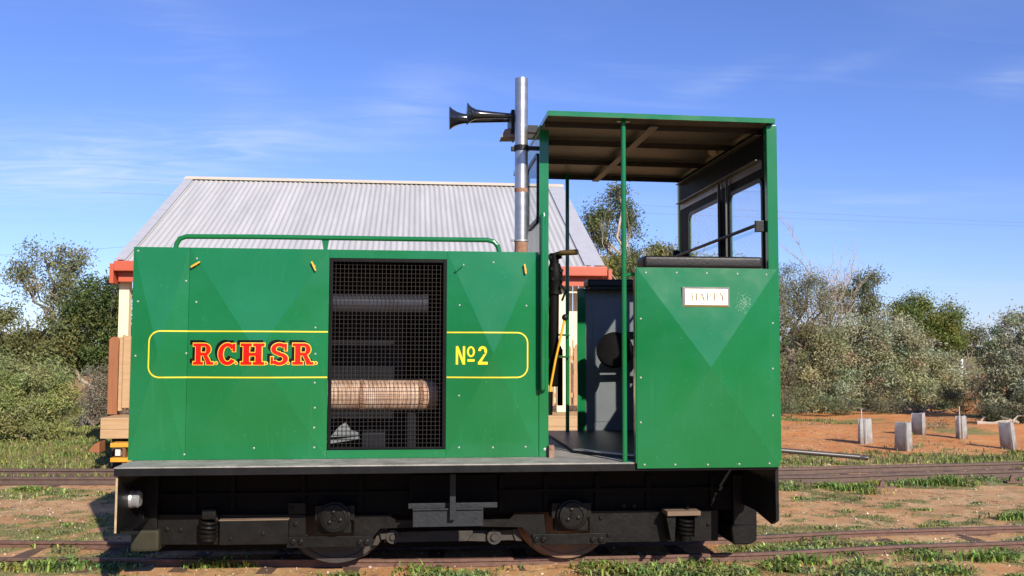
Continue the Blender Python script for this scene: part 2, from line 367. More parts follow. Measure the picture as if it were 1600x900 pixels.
for a in (660,): tube(bm, [q(a, 700, 7.1), q(a + 3, 720, 7.1)], 0.018, 8)
part('pipe_stub', bm, EB)
bm = B(); prism(bm, [q(516, 683, 6.9), q(530, 666, 6.9), q(540, 660, 6.9), q(548, 672, 6.9), q(560, 676, 6.9), q(560, 681, 6.9)], (0, 0.03, 0))
prism(bm, [q(516, 688, 6.9), q(560, 682, 6.9), q(562, 686, 6.9), q(516, 693, 6.9)], (0, 0.05, 0))
part('engine_bracket', bm, mat('grey_bracket', (0.15, 0.165, 0.17), 0.5, var=0.2))
# ---- bonnet hand rail and latches
bm = B(); yr = 6.76
hp = [(274, 392), (276, 381), (281, 373), (291, 369.5), (400, 370), (508, 371.5), (640, 373.5), (762, 375), (772, 378), (778, 385), (780, 394)]
tube(bm, [P(a, b, yr) for a, b in hp], 0.0175, 12)
p = P(508.5, 372, yr); p2 = P(508.5, 390, yr)
prism(bm, [(p.x - 0.028, yr, p.z), (p.x + 0.028, yr, p.z), (p2.x + 0.012, yr, ZT), (p2.x - 0.012, yr, ZT)], (0, 0.012, 0))
part('bonnet_handrail', bm, GP, smooth=True)
for a, b, ang, M in ((307, 413.5, -32, LATCHM), (491, 416.5, 65, LATCHM), (717.5, 419, -42, GP), (820, 421, 82, LATCHM)):
    bm = B(); p = P(a, b, YH); t = R(ang); d = Vector((math.cos(t), 0, -math.sin(t))); nn = Vector((d.z, 0, -d.x))
    y = YH - relief(p.x, p.z, YH)
    pts = [p + d * s + nn * w for s, w in ((-.036, -.005), (.03, -.005), (.038, .0), (.03, .006), (-.036, .006))]
    for v in pts: v.y = y - 0.028
    prism(bm, pts, (0, 0.012, 0)); lathe2(bm, (p.x, y + 0.004, p.z), (0, -1, 0), [(0, 0.012), (0.02, 0.009)], 10)
    part('bonnet_latch', bm, M)

# ---- lettering: flat painted pieces laid on the folded sheet
class Paint:
    def __init__(s): s.pieces = []
    def add(s, pts): s.pieces.append(pts)
    def build(s, name, M, Y, lift, step=0.00006, parent=None):
        bm = B()
        for i, pts in enumerate(s.pieces):
            b2 = B(); vs = [b2.verts.new((x, 0, z)) for x, z in pts]
            f = b2.faces.new(vs); f.normal_update()
            if f.normal.y > 0: f.normal_flip()
            for x0, x1, z0, z1, D, yy in PANELS:
                if yy != Y: continue
                xm, zm = (x0 + x1) / 2, (z0 + z1) / 2
                for pn in ((x1 - x0, z1 - z0), (x1 - x0, -(z1 - z0))):
                    no = Vector((-pn[1], 0, pn[0])).normalized()
                    bmesh.ops.bisect_plane(b2, geom=b2.verts[:] + b2.edges[:] + b2.faces[:], plane_co=(xm, 0, zm), plane_no=no)
                for xx in (x0, x1): bmesh.ops.bisect_plane(b2, geom=b2.verts[:] + b2.edges[:] + b2.faces[:], plane_co=(xx, 0, 0), plane_no=(1, 0, 0))
            for v in b2.verts: v.co.y = Y - relief(v.co.x, v.co.z, Y) - lift - step * i
            bmesh.ops.triangulate(b2, faces=b2.faces[:])
            me = bpy.data.meshes.new('tmp'); b2.to_mesh(me); b2.free(); bm.from_mesh(me); bpy.data.meshes.remove(me)
        return part(name, bm, M, parent)
def g_rect(x0, y0, x1, y1): return lambda e: [(x0 - e, y0 - e), (x1 + e, y0 - e), (x1 + e, y1 + e), (x0 - e, y1 + e)]
def g_quad(*pts):
    c = (sum(p[0] for p in pts) / len(pts), sum(p[1] for p in pts) / len(pts))
    def f(e):
        if not e: return list(pts)
        out = []; n = len(pts)
        for i in range(n):
            a, b, d = Vector(pts[i - 1]), Vector(pts[i]), Vector(pts[(i + 1) % n])
            t1 = (b - a).normalized(); t2 = (d - b).normalized(); n1 = Vector((t1.y, -t1.x)); n2 = Vector((t2.y, -t2.x))
            if (Vector(c) - b).dot(n1) > 0: n1 = -n1
            if (Vector(c) - b).dot(n2) > 0: n2 = -n2
            k = (n1 + n2); k = k / max(0.35, (k.length ** 2) / 2) if k.length > 1e-6 else n1
            out.append((b.x + k.x * e, b.y + k.y * e))
        return out
    return f
def g_arc(cx_, cy_, ro, ri, a0, a1, n=14):
    """thick elliptical arc, emitted as a list of quads."""
    def f(e):
        da = math.degrees(e / ro[0]) if abs(a1 - a0) < 359 else 0
        s = 1 if a1 > a0 else -1; A0, A1 = a0 - da * s, a1 + da * s
        out = []
        for i in range(n):
            t0, t1 = R(A0 + (A1 - A0) * i / n), R(A0 + (A1 - A0) * (i + 1) / n)
            Ro = (ro[0] + e, ro[1] + e); Ri = (max(0.0, ri[0] - e), max(0.0, ri[1] - e))
            q = [(cx_ + Ro[0] * math.cos(t0), cy_ + Ro[1] * math.sin(t0)), (cx_ + Ro[0] * math.cos(t1), cy_ + Ro[1] * math.sin(t1)),
                 (cx_ + Ri[0] * math.cos(t1), cy_ + Ri[1] * math.sin(t1)), (cx_ + Ri[0] * math.cos(t0), cy_ + Ri[1] * math.sin(t0))]
            out.append(q)
        return out
    return f
def g_disc(cx_, cy_, r): return lambda e: [(cx_ + (r + e) * math.cos(2 * math.pi * k / 14), cy_ + (r + e) * math.sin(2 * math.pi * k / 14)) for k in range(14)]
GL = {
 'R': [g_rect(.13, 0, .40, 1), g_rect(0, 0, .53, .13), g_rect(0, .87, .35, 1), g_rect(.34, .87, .60, 1), g_rect(.34, .43, .60, .57),
       g_arc(.58, .715, (.33, .285), (.095, .165), -90, 90), g_quad((.50, .48), (.70, .50), (.95, .08), (.70, .06)), g_rect(.68, 0, 1.06, .12)],
 'C': [g_arc(.47, .5, (.47, .52), (.22, .36), 38, 322, 26), g_rect(.72, .62, .86, .99)],
 'H': [g_rect(.12, 0, .39, 1), g_rect(.67, 0, .94, 1), g_rect(0, .87, .50, 1), g_rect(.56, .87, 1.06, 1), g_rect(0, 0, .50, .13), g_rect(.56, 0, 1.06, .13), g_rect(.38, .42, .68, .56)],
 'S': [g_arc(.43, .735, (.40, .285), (.17, .135), 25, 268, 20), g_arc(.43, .27, (.43, .29), (.19, .15), 92, -155, 20), g_rect(.68, .66, .80, .99), g_rect(.01, .02, .13, .36),
       g_quad((.30, .60), (.46, .60), (.58, .40), (.40, .40))],
 '.': [g_disc(0.05, .07, .042)],
}
def put(paint, glyph, px, py0, py1, wpx, Y, e=0.0, dx=0.0, dz=0.0, hw=None):
    """glyph box: left px, baseline py1, cap height py0; unit width scaled to wpx."""
    o = P(px, py1, Y); t = P(px, py0, Y); w = P(px + wpx, py1, Y)
    sx = (w.x - o.x); sz = (t.z - o.z)
    for g in glyph:
        r_ = g(e)
        polys = r_ if isinstance(r_[0][0], tuple) else [r_]
        for pl in polys: paint.add([(o.x + dx + a * sx, o.z + dz + b * sz) for a, b in pl])
layout = [('R', 302, 31), ('.', 337.6, 34), ('C', 342, 32), ('.', 369.2, 34), ('H', 378, 35), ('.', 416.2, 34), ('S', 424.5, 31), ('.', 449.8, 34), ('R', 458, 30.5), ('.', 492.2, 34)]
k_, y_, r_ = Paint(), Paint(), Paint()
for ch, a, w in layout:
    cap, base = 536.5, 569.5
    if ch != '.': put(k_, GL[ch], a, cap, base, w, YH, 0.045, -0.018, 0.016)
    put(y_, GL[ch], a, cap, base, w, YH, 0.036 if ch != '.' else 0.042)
    put(r_, GL[ch], a, cap, base, w, YH, 0.0)
k_.build('lettering_shadow', LETTER_K, YH, 0.0006, 0.00002)
let = y_.build('lettering', LETTER_Y, YH, 0.0040, 0.00002); r_.build('lettering_face', LETTER_R, YH, 0.0075, 0.00002, let)
no = Paint()
put(no, [g_rect(0, 0, .2, 1), g_rect(.62, 0, .82, 1), g_quad((.0, 1), (.22, 1), (.82, 0), (.60, 0))], 712, 541, 569.5, 17.5, YH)
put(no, [g_arc(.5, .5, (.5, .5), (.26, .34), 0, 360, 20)], 729.2, 541, 558, 12.3, YH)
put(no, [g_rect(0, 0, 1, .16)], 730, 541, 565, 11, YH)
put(no, [g_arc(.48, .74, (.45, .27), (.18, .12), 180, -30, 16), g_quad((.62, .58), (.90, .62), (.36, .14), (.04, .14)), g_rect(0, 0, 1, .155)], 746, 541, 569.5, 15, YH)
no.build('number', NUMBER_Y, YH, 0.0008)
# yellow lining, a rounded frame broken by the grille
ln = Paint(); lw = 0.0095
def strip(pts):
    for i in range(len(pts) - 1):
        a, b = Vector((pts[i][0], pts[i][1])), Vector((pts[i + 1][0], pts[i + 1][1])); t = (b - a).normalized(); n_ = Vector((-t.y, t.x)) * lw / 2; t *= 0.001
        ln.add([tuple(a - t + n_), tuple(b + t + n_), tuple(b + t - n_), tuple(a - t - n_)])
x0, x1 = hx(234), hx(824); zt_, zb_ = Z(512, 518.5, YH), Z(512, 589.5, YH); rr = 0.075
def corner(cx_, cz_, a0, a1): return [(cx_ + rr * math.cos(R(a0 + (a1 - a0) * k / 8)), cz_ + rr * math.sin(R(a0 + (a1 - a0) * k / 8))) for k in range(9)]
strip([(xg0 - 0.004, zt_)] + corner(x0 + rr, zt_ - rr, 90, 180) + corner(x0 + rr, zb_ + rr, 180, 270) + [(xg0 - 0.004, zb_)])
ln.build('lining', YELLOW, YH, 0.0007, 0.00001); ln = Paint()
strip([(xg1 + 0.004, zt_)] + corner(x1 - rr, zt_ - rr, 90, 0) + corner(x1 - rr, zb_ + rr, 0, -90) + [(xg1 + 0.004, zb_)])
ln.build('lining', YELLOW, YH, 0.0007, 0.00001)

# ---- exhaust
bm = B(); ye = 6.725; xc = X(814.5, 250, ye); re = 10.4 / F * ye
zt0 = Z(814, 123, ye); zb0 = Z(814, 377, ye)
lathe2(bm, (xc, ye, zb0), (0, 0, 1), [(0, re), (zt0 - zb0, re), (zt0 - zb0, re * .93), (zt0 - zb0 - 0.15, re * .9)], 28)
ex = part('exhaust_pipe', bm, STEEL, smooth=True)
bm = B(); lathe2(bm, (xc, ye, ZT - 0.01), (0, 0, 1), [(0, re * 1.05), (0.03, re * 1.0), (zb0 - ZT + 0.008, re * 1.0)], 24)
part('exhaust_base', bm, RUST, ex, True)
bm = B(); lathe2(bm, (xc, ye, zb0 - 0.004), (0, 0, 1), [(0, re * 1.01), (0, re * 1.12), (0.014, re * 1.12), (0.014, re * 1.01)], 24)
tube(bm, [(xc - re * 1.1, ye - 0.02, zb0 + 0.004), (xc - re * 1.6, ye - 0.02, zb0 + 0.006)], 0.009, 8)
part('exhaust_clamp', bm, ALUM, ex, True)
bm = B(); zz = Z(814, 301, ye); lathe2(bm, (xc, ye, zz), (0, 0, 1), [(0, re * 1.005), (0, re * 1.03), (0.03, re * 1.03), (0.03, re * 1.005)], 24)
part('exhaust_weld', bm, RUST, ex, True)
bm = B(); zs = Z(814, 232, ye)
lathe2(bm, (xc, ye, zs - 0.02), (0, 0, 1), [(0, re * 1.01), (0, re * 1.14), (0.04, re * 1.14), (0.04, re * 1.01)], 24)
box(bm, xc - re * 1.6, xc - re * 1.0, ye - 0.012, ye + 0.012, zs - 0.022, zs + 0.012, 0.004)
box(bm, xc + re * 1.0, hx(845), ye - 0.012, ye + 0.012, zs - 0.012, zs + 0.018, 0.004)
part('exhaust_strap', bm, BLACK, ex)

# ---- cab roof
YR0, YR1 = 6.25, far(6.25) - 0.1
xl, xr = X(856, 176, YR0), X(1211, 186, YR0)
zl, zr = Z(856, 172.5, YR0), Z(1210, 185, YR0)
rz = lambda x: zl + (zr - zl) * (x - xl) / (xr - xl)
bm = B(); th = 0.034
def slab(x0, x1, y0, y1, up_, dn, mi):
    prism(bm, [(x0, y0, rz(x0) - dn), (x1, y0, rz(x1) - dn), (x1, y0, rz(x1) - up_), (x0, y0, rz(x0) - up_)], (0, y1 - y0, 0), mi)
slab(xl, xr, YR0, YR1, 0, 0.006, 0)
slab(xl, xr, YR0, YR0 + 0.008, 0.0062, th, 0); slab(xl, xr, YR1 - 0.008, YR1, 0.0062, th, 0)
slab(xl, xl + 0.008, YR0 + 0.0085, YR1 - 0.0085, 0.0062, th, 0); slab(xr - 0.008, xr, YR0 + 0.0085, YR1 - 0.0085, 0.0062, th, 0)
roof = part('cab_roof', bm, [GP, UNDER])
bm = B(); slab(xl + 0.009, xr - 0.009, YR0 + 0.009, YR1 - 0.009, 0.0075, 0.012, 0); part('roof_lining', bm, UNDER, roof)
bm = B()
for y in (6.42, 7.0, 7.72, YR1 - 0.09):
    bm = B()
    slab(xl + 0.01, xr - 0.01, y, y + 0.05, 0.0125, 0.02, 0); slab(xl + 0.01, xr - 0.01, y + 0.05, y + 0.056, 0.0125, 0.062, 1)
    part('roof_rib', bm, [UNDER, DARKRIB], roof)
bm = B(); xm = X(1025, 187, YR0 + 0.04); slab(xm - 0.03, xm + 0.03, YR0 + 0.10, YR1 - 0.01, 0.063, 0.07, 0)
part('roof_rib', bm, [UNDER, DARKRIB], roof)

# ---- holed plates (walls with windows)
def rrect(u0, u1, v0, v1, r, n=6):
    out = []
    for cu, cv, a in ((u1 - r, v1 - r, 0), (u0 + r, v1 - r, 90), (u0 + r, v0 + r, 180), (u1 - r, v0 + r, 270)):
        for k in range(n + 1):
            t = R(a + 90 * k / n); out.append((cu + r * math.cos(t), cv + r * math.sin(t)))
    return out
def holed(bm, outer, holes, x, th, mi=0, mi_in=None):
    """plate in the Y-Z plane between x and x+th with holes; mi_in colours the face at x."""
    ed = []
    loops = [outer] + holes; vl = []
    for lp in loops:
        vs = [bm.verts.new((x, a, b)) for a, b in lp]; vl.append(vs)
        for i in range(len(vs)): ed.append(bm.edges.new((vs[i], vs[(i + 1) % len(vs)])))
    g = bmesh.ops.triangle_fill(bm, edges=ed, use_beauty=True, use_dissolve=False)
    fs = [f for f in g['geom'] if isinstance(f, bmesh.types.BMFace)]
    mp_ = {v: bm.verts.new((x + th, v.co.y, v.co.z)) for vs in vl for v in vs}
    for f in fs:
        f.material_index = mi if mi_in is None else mi_in
        f2 = bm.faces.new([mp_[v] for v in f.verts][::-1]); f2.material_index = mi
    for vs in vl:
        for i in range(len(vs)):
            a, b = vs[i], vs[(i + 1) % len(vs)]; bm.faces.new((a, b, mp_[b], mp_[a])).material_index = mi
    bmesh.ops.recalc_face_normals(bm, faces=[f for f in bm.faces if f.is_valid])
def window(parent, hole, hole_in, x, th, frame_m):
    bm = B(); holed(bm, hole, [hole_in], x, th); part('window_frame', bm, frame_m, parent)
    bm = B(); vs = [bm.verts.new((x + th * 0.45, a, b)) for a, b in hole_in]; ws = [bm.verts.new((x + th * 0.45 + 0.004, a, b)) for a, b in hole_in]
    bm.faces.new(vs); bm.faces.new(ws[::-1]); part('window_pane', bm, GLASS, parent)
xrw = X(1198, 300, YE + 0.02)                        # rear wall, inner face
zru = rz(xrw) - th - 0.001
w1 = (6.395, 7.08); w2 = (7.33, 8.17); wz0, wz1 = 1.92, 2.812
bm = B()
outer = [(6.37, ZF + 0.01), (far(6.37), ZF + 0.01), (far(6.37), zru), (6.37, zru)]
holes = [rrect(w[0], w[1], wz0, wz1, 0.06) for w in (w1, w2)]
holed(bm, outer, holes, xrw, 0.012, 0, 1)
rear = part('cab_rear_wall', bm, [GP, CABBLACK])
for w in (w1, w2):
    window(rear, rrect(w[0] - 0.018, w[1] + 0.018, wz0 - 0.018, wz1 + 0.018, 0.07), rrect(w[0] + 0.012, w[1] - 0.012, wz0 + 0.012, wz1 - 0.012, 0.05), xrw - 0.012, 0.011, BLACK)
bm = B()                                            # inside stiffening angles
zz = 2.95
box(bm, xrw - 0.05, xrw - 0.001, 6.40, far(6.40), zz, zz + 0.006, 0.001); box(bm, xrw - 0.006, xrw - 0.001, 6.40, far(6.40), zz - 0.055, zz - 0.001, 0.001)
part('wall_stiffener', bm, mat('grey_brown_angle', (0.10, 0.088, 0.075), 0.35, var=0.2), rear); bm = B(); zz = zru - 0.055
box(bm, xrw - 0.05, xrw - 0.001, 6.40, far(6.40), zz, zz + 0.006, 0.001)
WS = mat('grey_brown_angle', (0.10, 0.088, 0.075), 0.35, var=0.2)
for y in (7.10, 7.29):
    part('wall_stiffener', bm, WS, rear); bm = B(); box(bm, xrw - 0.035, xrw - 0.013, y - 0.004, y + 0.004, wz0, 2.94, 0.001)
part('wall_stiffener', bm, WS, rear)
bm = B(); zg = 2.46
tube(bm, [(xrw - 0.06, 6.36, zg + 0.02), (xrw - 0.06, far(6.36), zg)], 0.013, 10)
box(bm, xrw - 0.075, xrw - 0.002, 6.34, 6.37, zg - 0.03, zg + 0.05, 0.004); box(bm, xrw - 0.075, xrw - 0.013, far(6.4), far(6.36), zg - 0.05, zg + 0.06, 0.004)
part('window_guard_bar', bm, BLACK, rear)
# front wall of the cab above the bonnet
bm = B(); xfw = hx(843) + 0.004; zfu = rz(xfw) - th - 0.001
outer = [(YH + 0.004, ZT + 0.001), (far(YH), ZT + 0.001), (far(YH), zfu), (YH + 0.004, zfu)]
fh = [rrect(YH + 0.10, 7.36, 2.55, 3.03, 0.06), rrect(7.5, far(YH) - 0.1, 2.55, 3.03, 0.06)]
holed(bm, outer, fh, xfw, 0.01, 0)
frontw = part('cab_front_wall', bm, [GP])
for a, b in ((YH + 0.10, 7.36), (7.5, far(YH) - 0.1)):
    window(frontw, rrect(a - 0.02, b + 0.02, 2.53, 3.05, 0.07), rrect(a + 0.012, b - 0.012, 2.562, 3.018, 0.05), xfw - 0.014, 0.013, BLACK)
# ---- posts
bm = B()
x0, x1 = hx(842.5), hx(857)
prism(bm, [(x0, YH - 0.002, ZB), (x1, YH - 0.002, ZB), (x1, YH - 0.002, rz(x1) - th - 0.002), (x0, YH - 0.002, rz(x0) - th - 0.002)], (0, 0.006, 0))
box(bm, x1 - 0.006, x1, YH + 0.0045, YH + 0.06, ZB, rz(x1) - th - 0.002)
lathe2(bm, (X(851, 702, YH), YH, Z(851, 702, YH)), (0, -1, 0), [(0, .012), (.006, .011), (.009, .005)], 10, 1)
part('cab_post', bm, [GP, SCREW])
bm = B(); prism(bm, [(x0, far(YH) - 0.004, ZB), (x1, far(YH) - 0.004, ZB), (x1, far(YH) - 0.004, zfu), (x0, far(YH) - 0.004, zfu)], (0, 0.006, 0)); part('cab_post', bm, GP)
zpt = Z(1100, 419, YC)
xp0, xp1 = X(1199, 300, YE), X(1215, 300, YE)
for ys, yt in ((YE, YE + 0.05), (far(YE) - 0.05, far(YE))):
    bm = B(); box(bm, xp0, xp1, ys, yt, ZF + 0.001, rz(xp1) - th - 0.002, 0.004); part('cab_post', bm, GP)
for yy in (6.335, far(6.42)):
    bm = B(); xq = X(975, 450, 6.335) if yy < 7 else X(886.5, 450, yy); tube(bm, [(xq, yy, ZF), (xq, yy, rz(xq) - 0.02)], 0.0175, 14)
    lathe2(bm, (xq, yy, ZF), (0, 0, 1), [(0, .03), (.006, .03)], 14)
    box(bm, xq - 0.045, xq + 0.045, yy - 0.015, yy + 0.015, rz(xq) - 0.04, rz(xq) - 0.0345)
    if yy < 7: tube(bm, [(xq, yy, Z(980, 431, yy)), (cx(999), yy, Z(990, 427, yy))], 0.012, 8)
    part('door_pole', bm, GP, smooth=True)
bm = B(); yy = 6.60
tube(bm, [P(848.5, 336, YH), P(848.5, 340, yy), P(848.5, 352, yy), P(848.5, 470, yy), P(848.5, 598, yy), P(848.5, 606, yy), P(848.5, 610, YH)], 0.0175, 12)
part('door_handrail', bm, GP, smooth=True)
# ---- cab side panels, cushions
E = side_panel('cab_side_panel', cx(995), cx(1216.5), Z(1100, 731, YC), zpt, YC, 0.064, 0.02,
    [(1009, 426), (1057, 426), (1104, 427), (1152, 428), (1197, 429), (1207, 505), (1001, 498), (1001, 590), (1001, 660), (1207, 576), (1207, 649), (1007, 726), (1055, 726), (1106, 726), (1155, 725), (1202, 724)], PM)
bm = B(); box(bm, cx(993), cx(995) - 0.001, YC + 0.004, YC + 0.06, ZF, zpt, 0.002); box(bm, cx(995), cx(1199), YC + 0.021, YC + 0.06, zpt - 0.05, zpt, 0.002); part('panel_edge', bm, GP, E)
bm = B(); fy = far(YC)
box(bm, X(903, 600, fy - .04), xrw - 0.002, fy - 0.02, fy, ZF + 0.002, zpt, 0.002, 0)
box(bm, X(925, 600, fy), xrw - 0.08, fy - 0.026, fy - 0.0205, ZF + 0.1, zpt - 0.08, 0.002, 0)
box(bm, X(902.5, 600, fy - .045), X(915, 600, fy - .045), fy - 0.045, fy - 0.021, ZF + 0.002, zpt, 0.003, 1)
part('cab_side_panel', bm, [CABGREY, GP])
def cushion(x0, x1, y0, y1, z0, z1):
    bm = B(); box(bm, x0, x1, y0, y1, z0, z1)
    es = [e for e in bm.edges if abs(e.verts[0].co.y - e.verts[1].co.y) > .1]
    bmesh.ops.bevel(bm, geom=bm.edges[:], offset=(z1 - z0) * 0.27, segments=4, profile=0.6, affect='EDGES')
    box(bm, x0 + 0.02, x1 - 0.01, y0 + 0.01, y1 - 0.01, z0 - 0.02, z0 + 0.005, 0.002)
    part('armrest_cushion', bm, RUBBER, smooth=True)
cushion(cx(1007), cx(1194), YC - 0.01, YC + 0.22, Z(1100, 419.5, YC) + 0.002, Z(1100, 400.5, YC))
cushion(cx(1007), cx(1194), fy - 0.22, fy + 0.01, zpt + 0.004, zpt + 0.075)
# ---- name plate
bm = B(); a, b, t, u = cx(1065.5), cx(1139), Z(1100, 449, YC), Z(1100, 480, YC)
yb = YC - relief((a + b) / 2, u, YC) - 0.002
o4 = [(a, u), (b, u), (b, t), (a, t)]; i4 = [(a + .016, u + .014), (b - .016, u + .014), (b - .016, t - .014), (a + .016, t - .014)]
vo = [bm.verts.new((p_[0], yb, p_[1])) for p_ in o4]; vi = [bm.verts.new((p_[0], yb - 0.012, p_[1])) for p_ in i4]; vb = [bm.verts.new((p_[0], yb + 0.012, p_[1])) for p_ in o4]
bm.faces.new(vi)
for i in range(4): bm.faces.new((vo[i], vo[(i + 1) % 4], vi[(i + 1) % 4], vi[i])); bm.faces.new((vb[i], vb[(i + 1) % 4], vo[(i + 1) % 4], vo[i]))
bmesh.ops.recalc_face_normals(bm, faces=bm.faces[:])
np_ = part('nameplate', bm, BRASS)
bm = B(); ENG = mat('engraving', (0.16, 0.12, 0.07), 0.7, var=0.1)
def gl2(glyph, px, w, base=470, cap=458.5):
    o, tt, ww = P(px, base, YC), P(px, cap, YC), P(px + w, base, YC)
    for g in glyph:
        r_ = g(0); polys = r_ if isinstance(r_[0][0], tuple) else [r_]
        for pl in polys:
            f = bm.faces.new([bm.verts.new((o.x + p_[0] * (ww.x - o.x), yb - 0.0128 - 0.00003 * len(bm.faces), o.z + p_[1] * (tt.z - o.z))) for p_ in pl]); f.normal_update()
            if f.normal.y > 0: f.normal_flip()
sH = [g_rect(.08, 0, .26, 1), g_rect(.72, 0, .90, 1), g_rect(.26, .46, .72, .54), g_rect(0, 0, .34, .06), g_rect(.64, 0, .98, .06), g_rect(0, .94, .34, 1), g_rect(.64, .94, .98, 1)]
sA = [g_quad((.42, 1), (.52, 1), (.15, 0), (.07, 0)), g_quad((.42, 1), (.56, 1), (.93, 0), (.74, 0)), g_rect(.25, .32, .7, .39), g_rect(0, 0, .25, .05), g_rect(.65, 0, 1, .05)]
sP = [g_rect(.12, 0, .32, 1), g_arc(.42, .73, (.40, .27), (.22, .20), -90, 90, 10), g_rect(.3, .93, .44, 1), g_rect(.3, .46, .44, .53), g_rect(0, 0, .44, .06), g_rect(0, .94, .2, 1)]
sY = [g_rect(.42, 0, .60, .48), g_quad((.06, 1), (.26, 1), (.60, .44), (.44, .44)), g_quad((.80, 1), (.90, 1), (.58, .44), (.50, .44)), g_rect(0, .94, .36, 1), g_rect(.68, .94, 1, 1), g_rect(.3, 0, .72, .06)]
gl2(sH, 1077, 10.5); gl2(sA, 1088.5, 11); gl2(sP, 1101, 8.5); gl2(sP, 1111.5, 8.5); gl2(sY, 1121, 10)
part('nameplate_lettering', bm, ENG, np_)
# chalky scuff beside the plate
bm = B(); scp = P(1160, 475, YC)
for k in range(240):
    a_ = rnd.gauss(0, 1); b_ = rnd.gauss(0, 1)
    px, pz = scp.x + 0.026 * a_ + 0.008 * b_, scp.z + 0.036 * b_ - 0.004 * a_
    if abs(a_) > 2 or abs(b_) > 2: continue
    s = rnd.uniform(.0015, .006); an = rnd.gauss(0.9, 0.8); d = (math.cos(an) * s, math.sin(an) * s); n_ = (-d[1] * .25, d[0] * .25)
    yy = YC - relief(px, pz, YC) - 0.0009
    bm.faces.new([bm.verts.new((px + i * d[0] + j * n_[0], YC - relief(px + i * d[0] + j * n_[0], pz + i * d[1] + j * n_[1], YC) - 0.0009 - k * 2e-6, pz + i * d[1] + j * n_[1])) for i, j in ((-1, 0), (0, -1), (1, 0), (0, 1))])
part('paint_scuff', bm, mat('scuffed_paint', (0.22, 0.40, 0.27), 0.7, var=0.3, vscale=60), E)

# ---- cab floor and controls
bm = B()
fx0 = X(897, 690, 7.2)
prism(bm, [(1.18, 6.9, ZF + 0.001), (1.62, 6.42, ZF + 0.001), (xrw - 0.01, 6.42, ZF + 0.001), (xrw - 0.01, fy - 0.04, ZF + 0.001), (1.18, fy - 0.04, ZF + 0.001)], (0, 0, 0.022), 0)
part('floor_mat', bm, mat('black_floor', (0.02, 0.022, 0.024), 0.4, var=0.4, vscale=8, bump=0.3))
bm = B(); prism(bm, [(1.17, 6.88, ZF + 0.024), (1.63, 6.36, ZF + 0.024), (1.69, 6.36, ZF + 0.024), (1.23, 6.94, ZF + 0.024)], (0, 0, 0.006)); part('floor_strip', bm, ALUM)
bm = B(); sbox(bm, 858, 696, 866, 719, 6.62, 6.66, 0.003); lathe2(bm, P(862, 700, 6.62), (0, -1, 0), [(0, .014), (.008, .012)], 10); part('hinge_bracket', bm, RUST)
bm = B(); yb2 = 7.05
pc = lambda a, b: P(a, b, yb2)
tube(bm, [pc(864.5, 604), pc(864.5, 600), pc(865.5, 460)], [.03, 0.038, .040], 16); box(bm, hx(850), pc(867, 500).x, yb2 - .02, yb2 + .02, pc(867, 590).z, pc(867, 560).z, .004); box(bm, hx(850), pc(867, 500).x, yb2 - .02, yb2 + .02, pc(867, 480).z, pc(867, 465).z, .004)
tube(bm, [pc(867, 460), pc(867, 452), pc(867, 440), pc(867, 425), pc(867, 412)], [0.055, 0.045, 0.06, 0.06, 0.04], 16)
tube(bm, [pc(866, 412), pc(866, 396)], 0.036, 12); tube(bm, [pc(858, 404), pc(876, 398)], 0.03, 10)
for a, b in ((877, 423), (878, 437), (877, 448), (862, 420), (864, 436)): lathe2(bm, P(a, b, yb2 - 0.04), (0, -1, 0), [(0, .016), (.02, .014)], 8)
tube(bm, [pc(872, 440), pc(884, 455), pc(878, 470)], 0.01, 8)
bstand = part('brake_stand', bm, GREASE, smooth=True)
bm = B(); tube(bm, [P(873, 397, 7.0), P(876, 395.5, 6.98), P(899, 394, 6.93), P(903, 394, 6.92)], [.014, .020, .022, .019], 12); part('brake_handle', bm, OLDBRASS, bstand, True)
bm = B(); yl = 6.96
tube(bm, [P(857, 648, yl), P(858, 612, yl)], .03, 10, 1); tube(bm, [P(859, 625, yl), P(860, 605, yl), P(868, 562, yl), P(882, 500, yl)], .009, 10)
lv = part('control_lever', bm, [LEVERY, GREASE], smooth=True)
bm = B(); bmesh.ops.create_uvsphere(bm, u_segments=12, v_segments=8, radius=0.026, matrix=Matrix.Translation(P(883, 496, yl))); part('lever_knob', bm, RUBBER, lv, True)
for py in (523, 557):
    bm = B(); tube(bm, [P(857, py - 1, 7.7), P(889, py + 1, 8.4)], .009, 8)
    part('control_rod', bm, GP, smooth=True)
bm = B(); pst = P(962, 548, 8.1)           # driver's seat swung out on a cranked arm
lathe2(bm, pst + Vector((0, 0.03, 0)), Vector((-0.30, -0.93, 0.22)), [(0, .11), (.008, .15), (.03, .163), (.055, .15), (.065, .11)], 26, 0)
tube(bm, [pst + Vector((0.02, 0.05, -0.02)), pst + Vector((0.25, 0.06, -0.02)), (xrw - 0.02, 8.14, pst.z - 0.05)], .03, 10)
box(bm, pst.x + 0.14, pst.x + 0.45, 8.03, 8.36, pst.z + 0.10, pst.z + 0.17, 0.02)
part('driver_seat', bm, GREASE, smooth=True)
bm = B(); pl_ = P(1114, 236, 7.3)
tube(bm, [pl_ + Vector((0.03, 0.03, 0.05)), pl_ + Vector((-0.02, -0.04, -0.02))], [.026, .034], 14); tube(bm, [pl_ + Vector((0.03, 0.03, 0.05)), (pl_.x + 0.04, 7.33, rz(pl_.x) - 0.03)], .012, 8)
part('cab_lamp', bm, mat('tan_lamp', (.42, .32, .21), .5, var=.2), smooth=True)

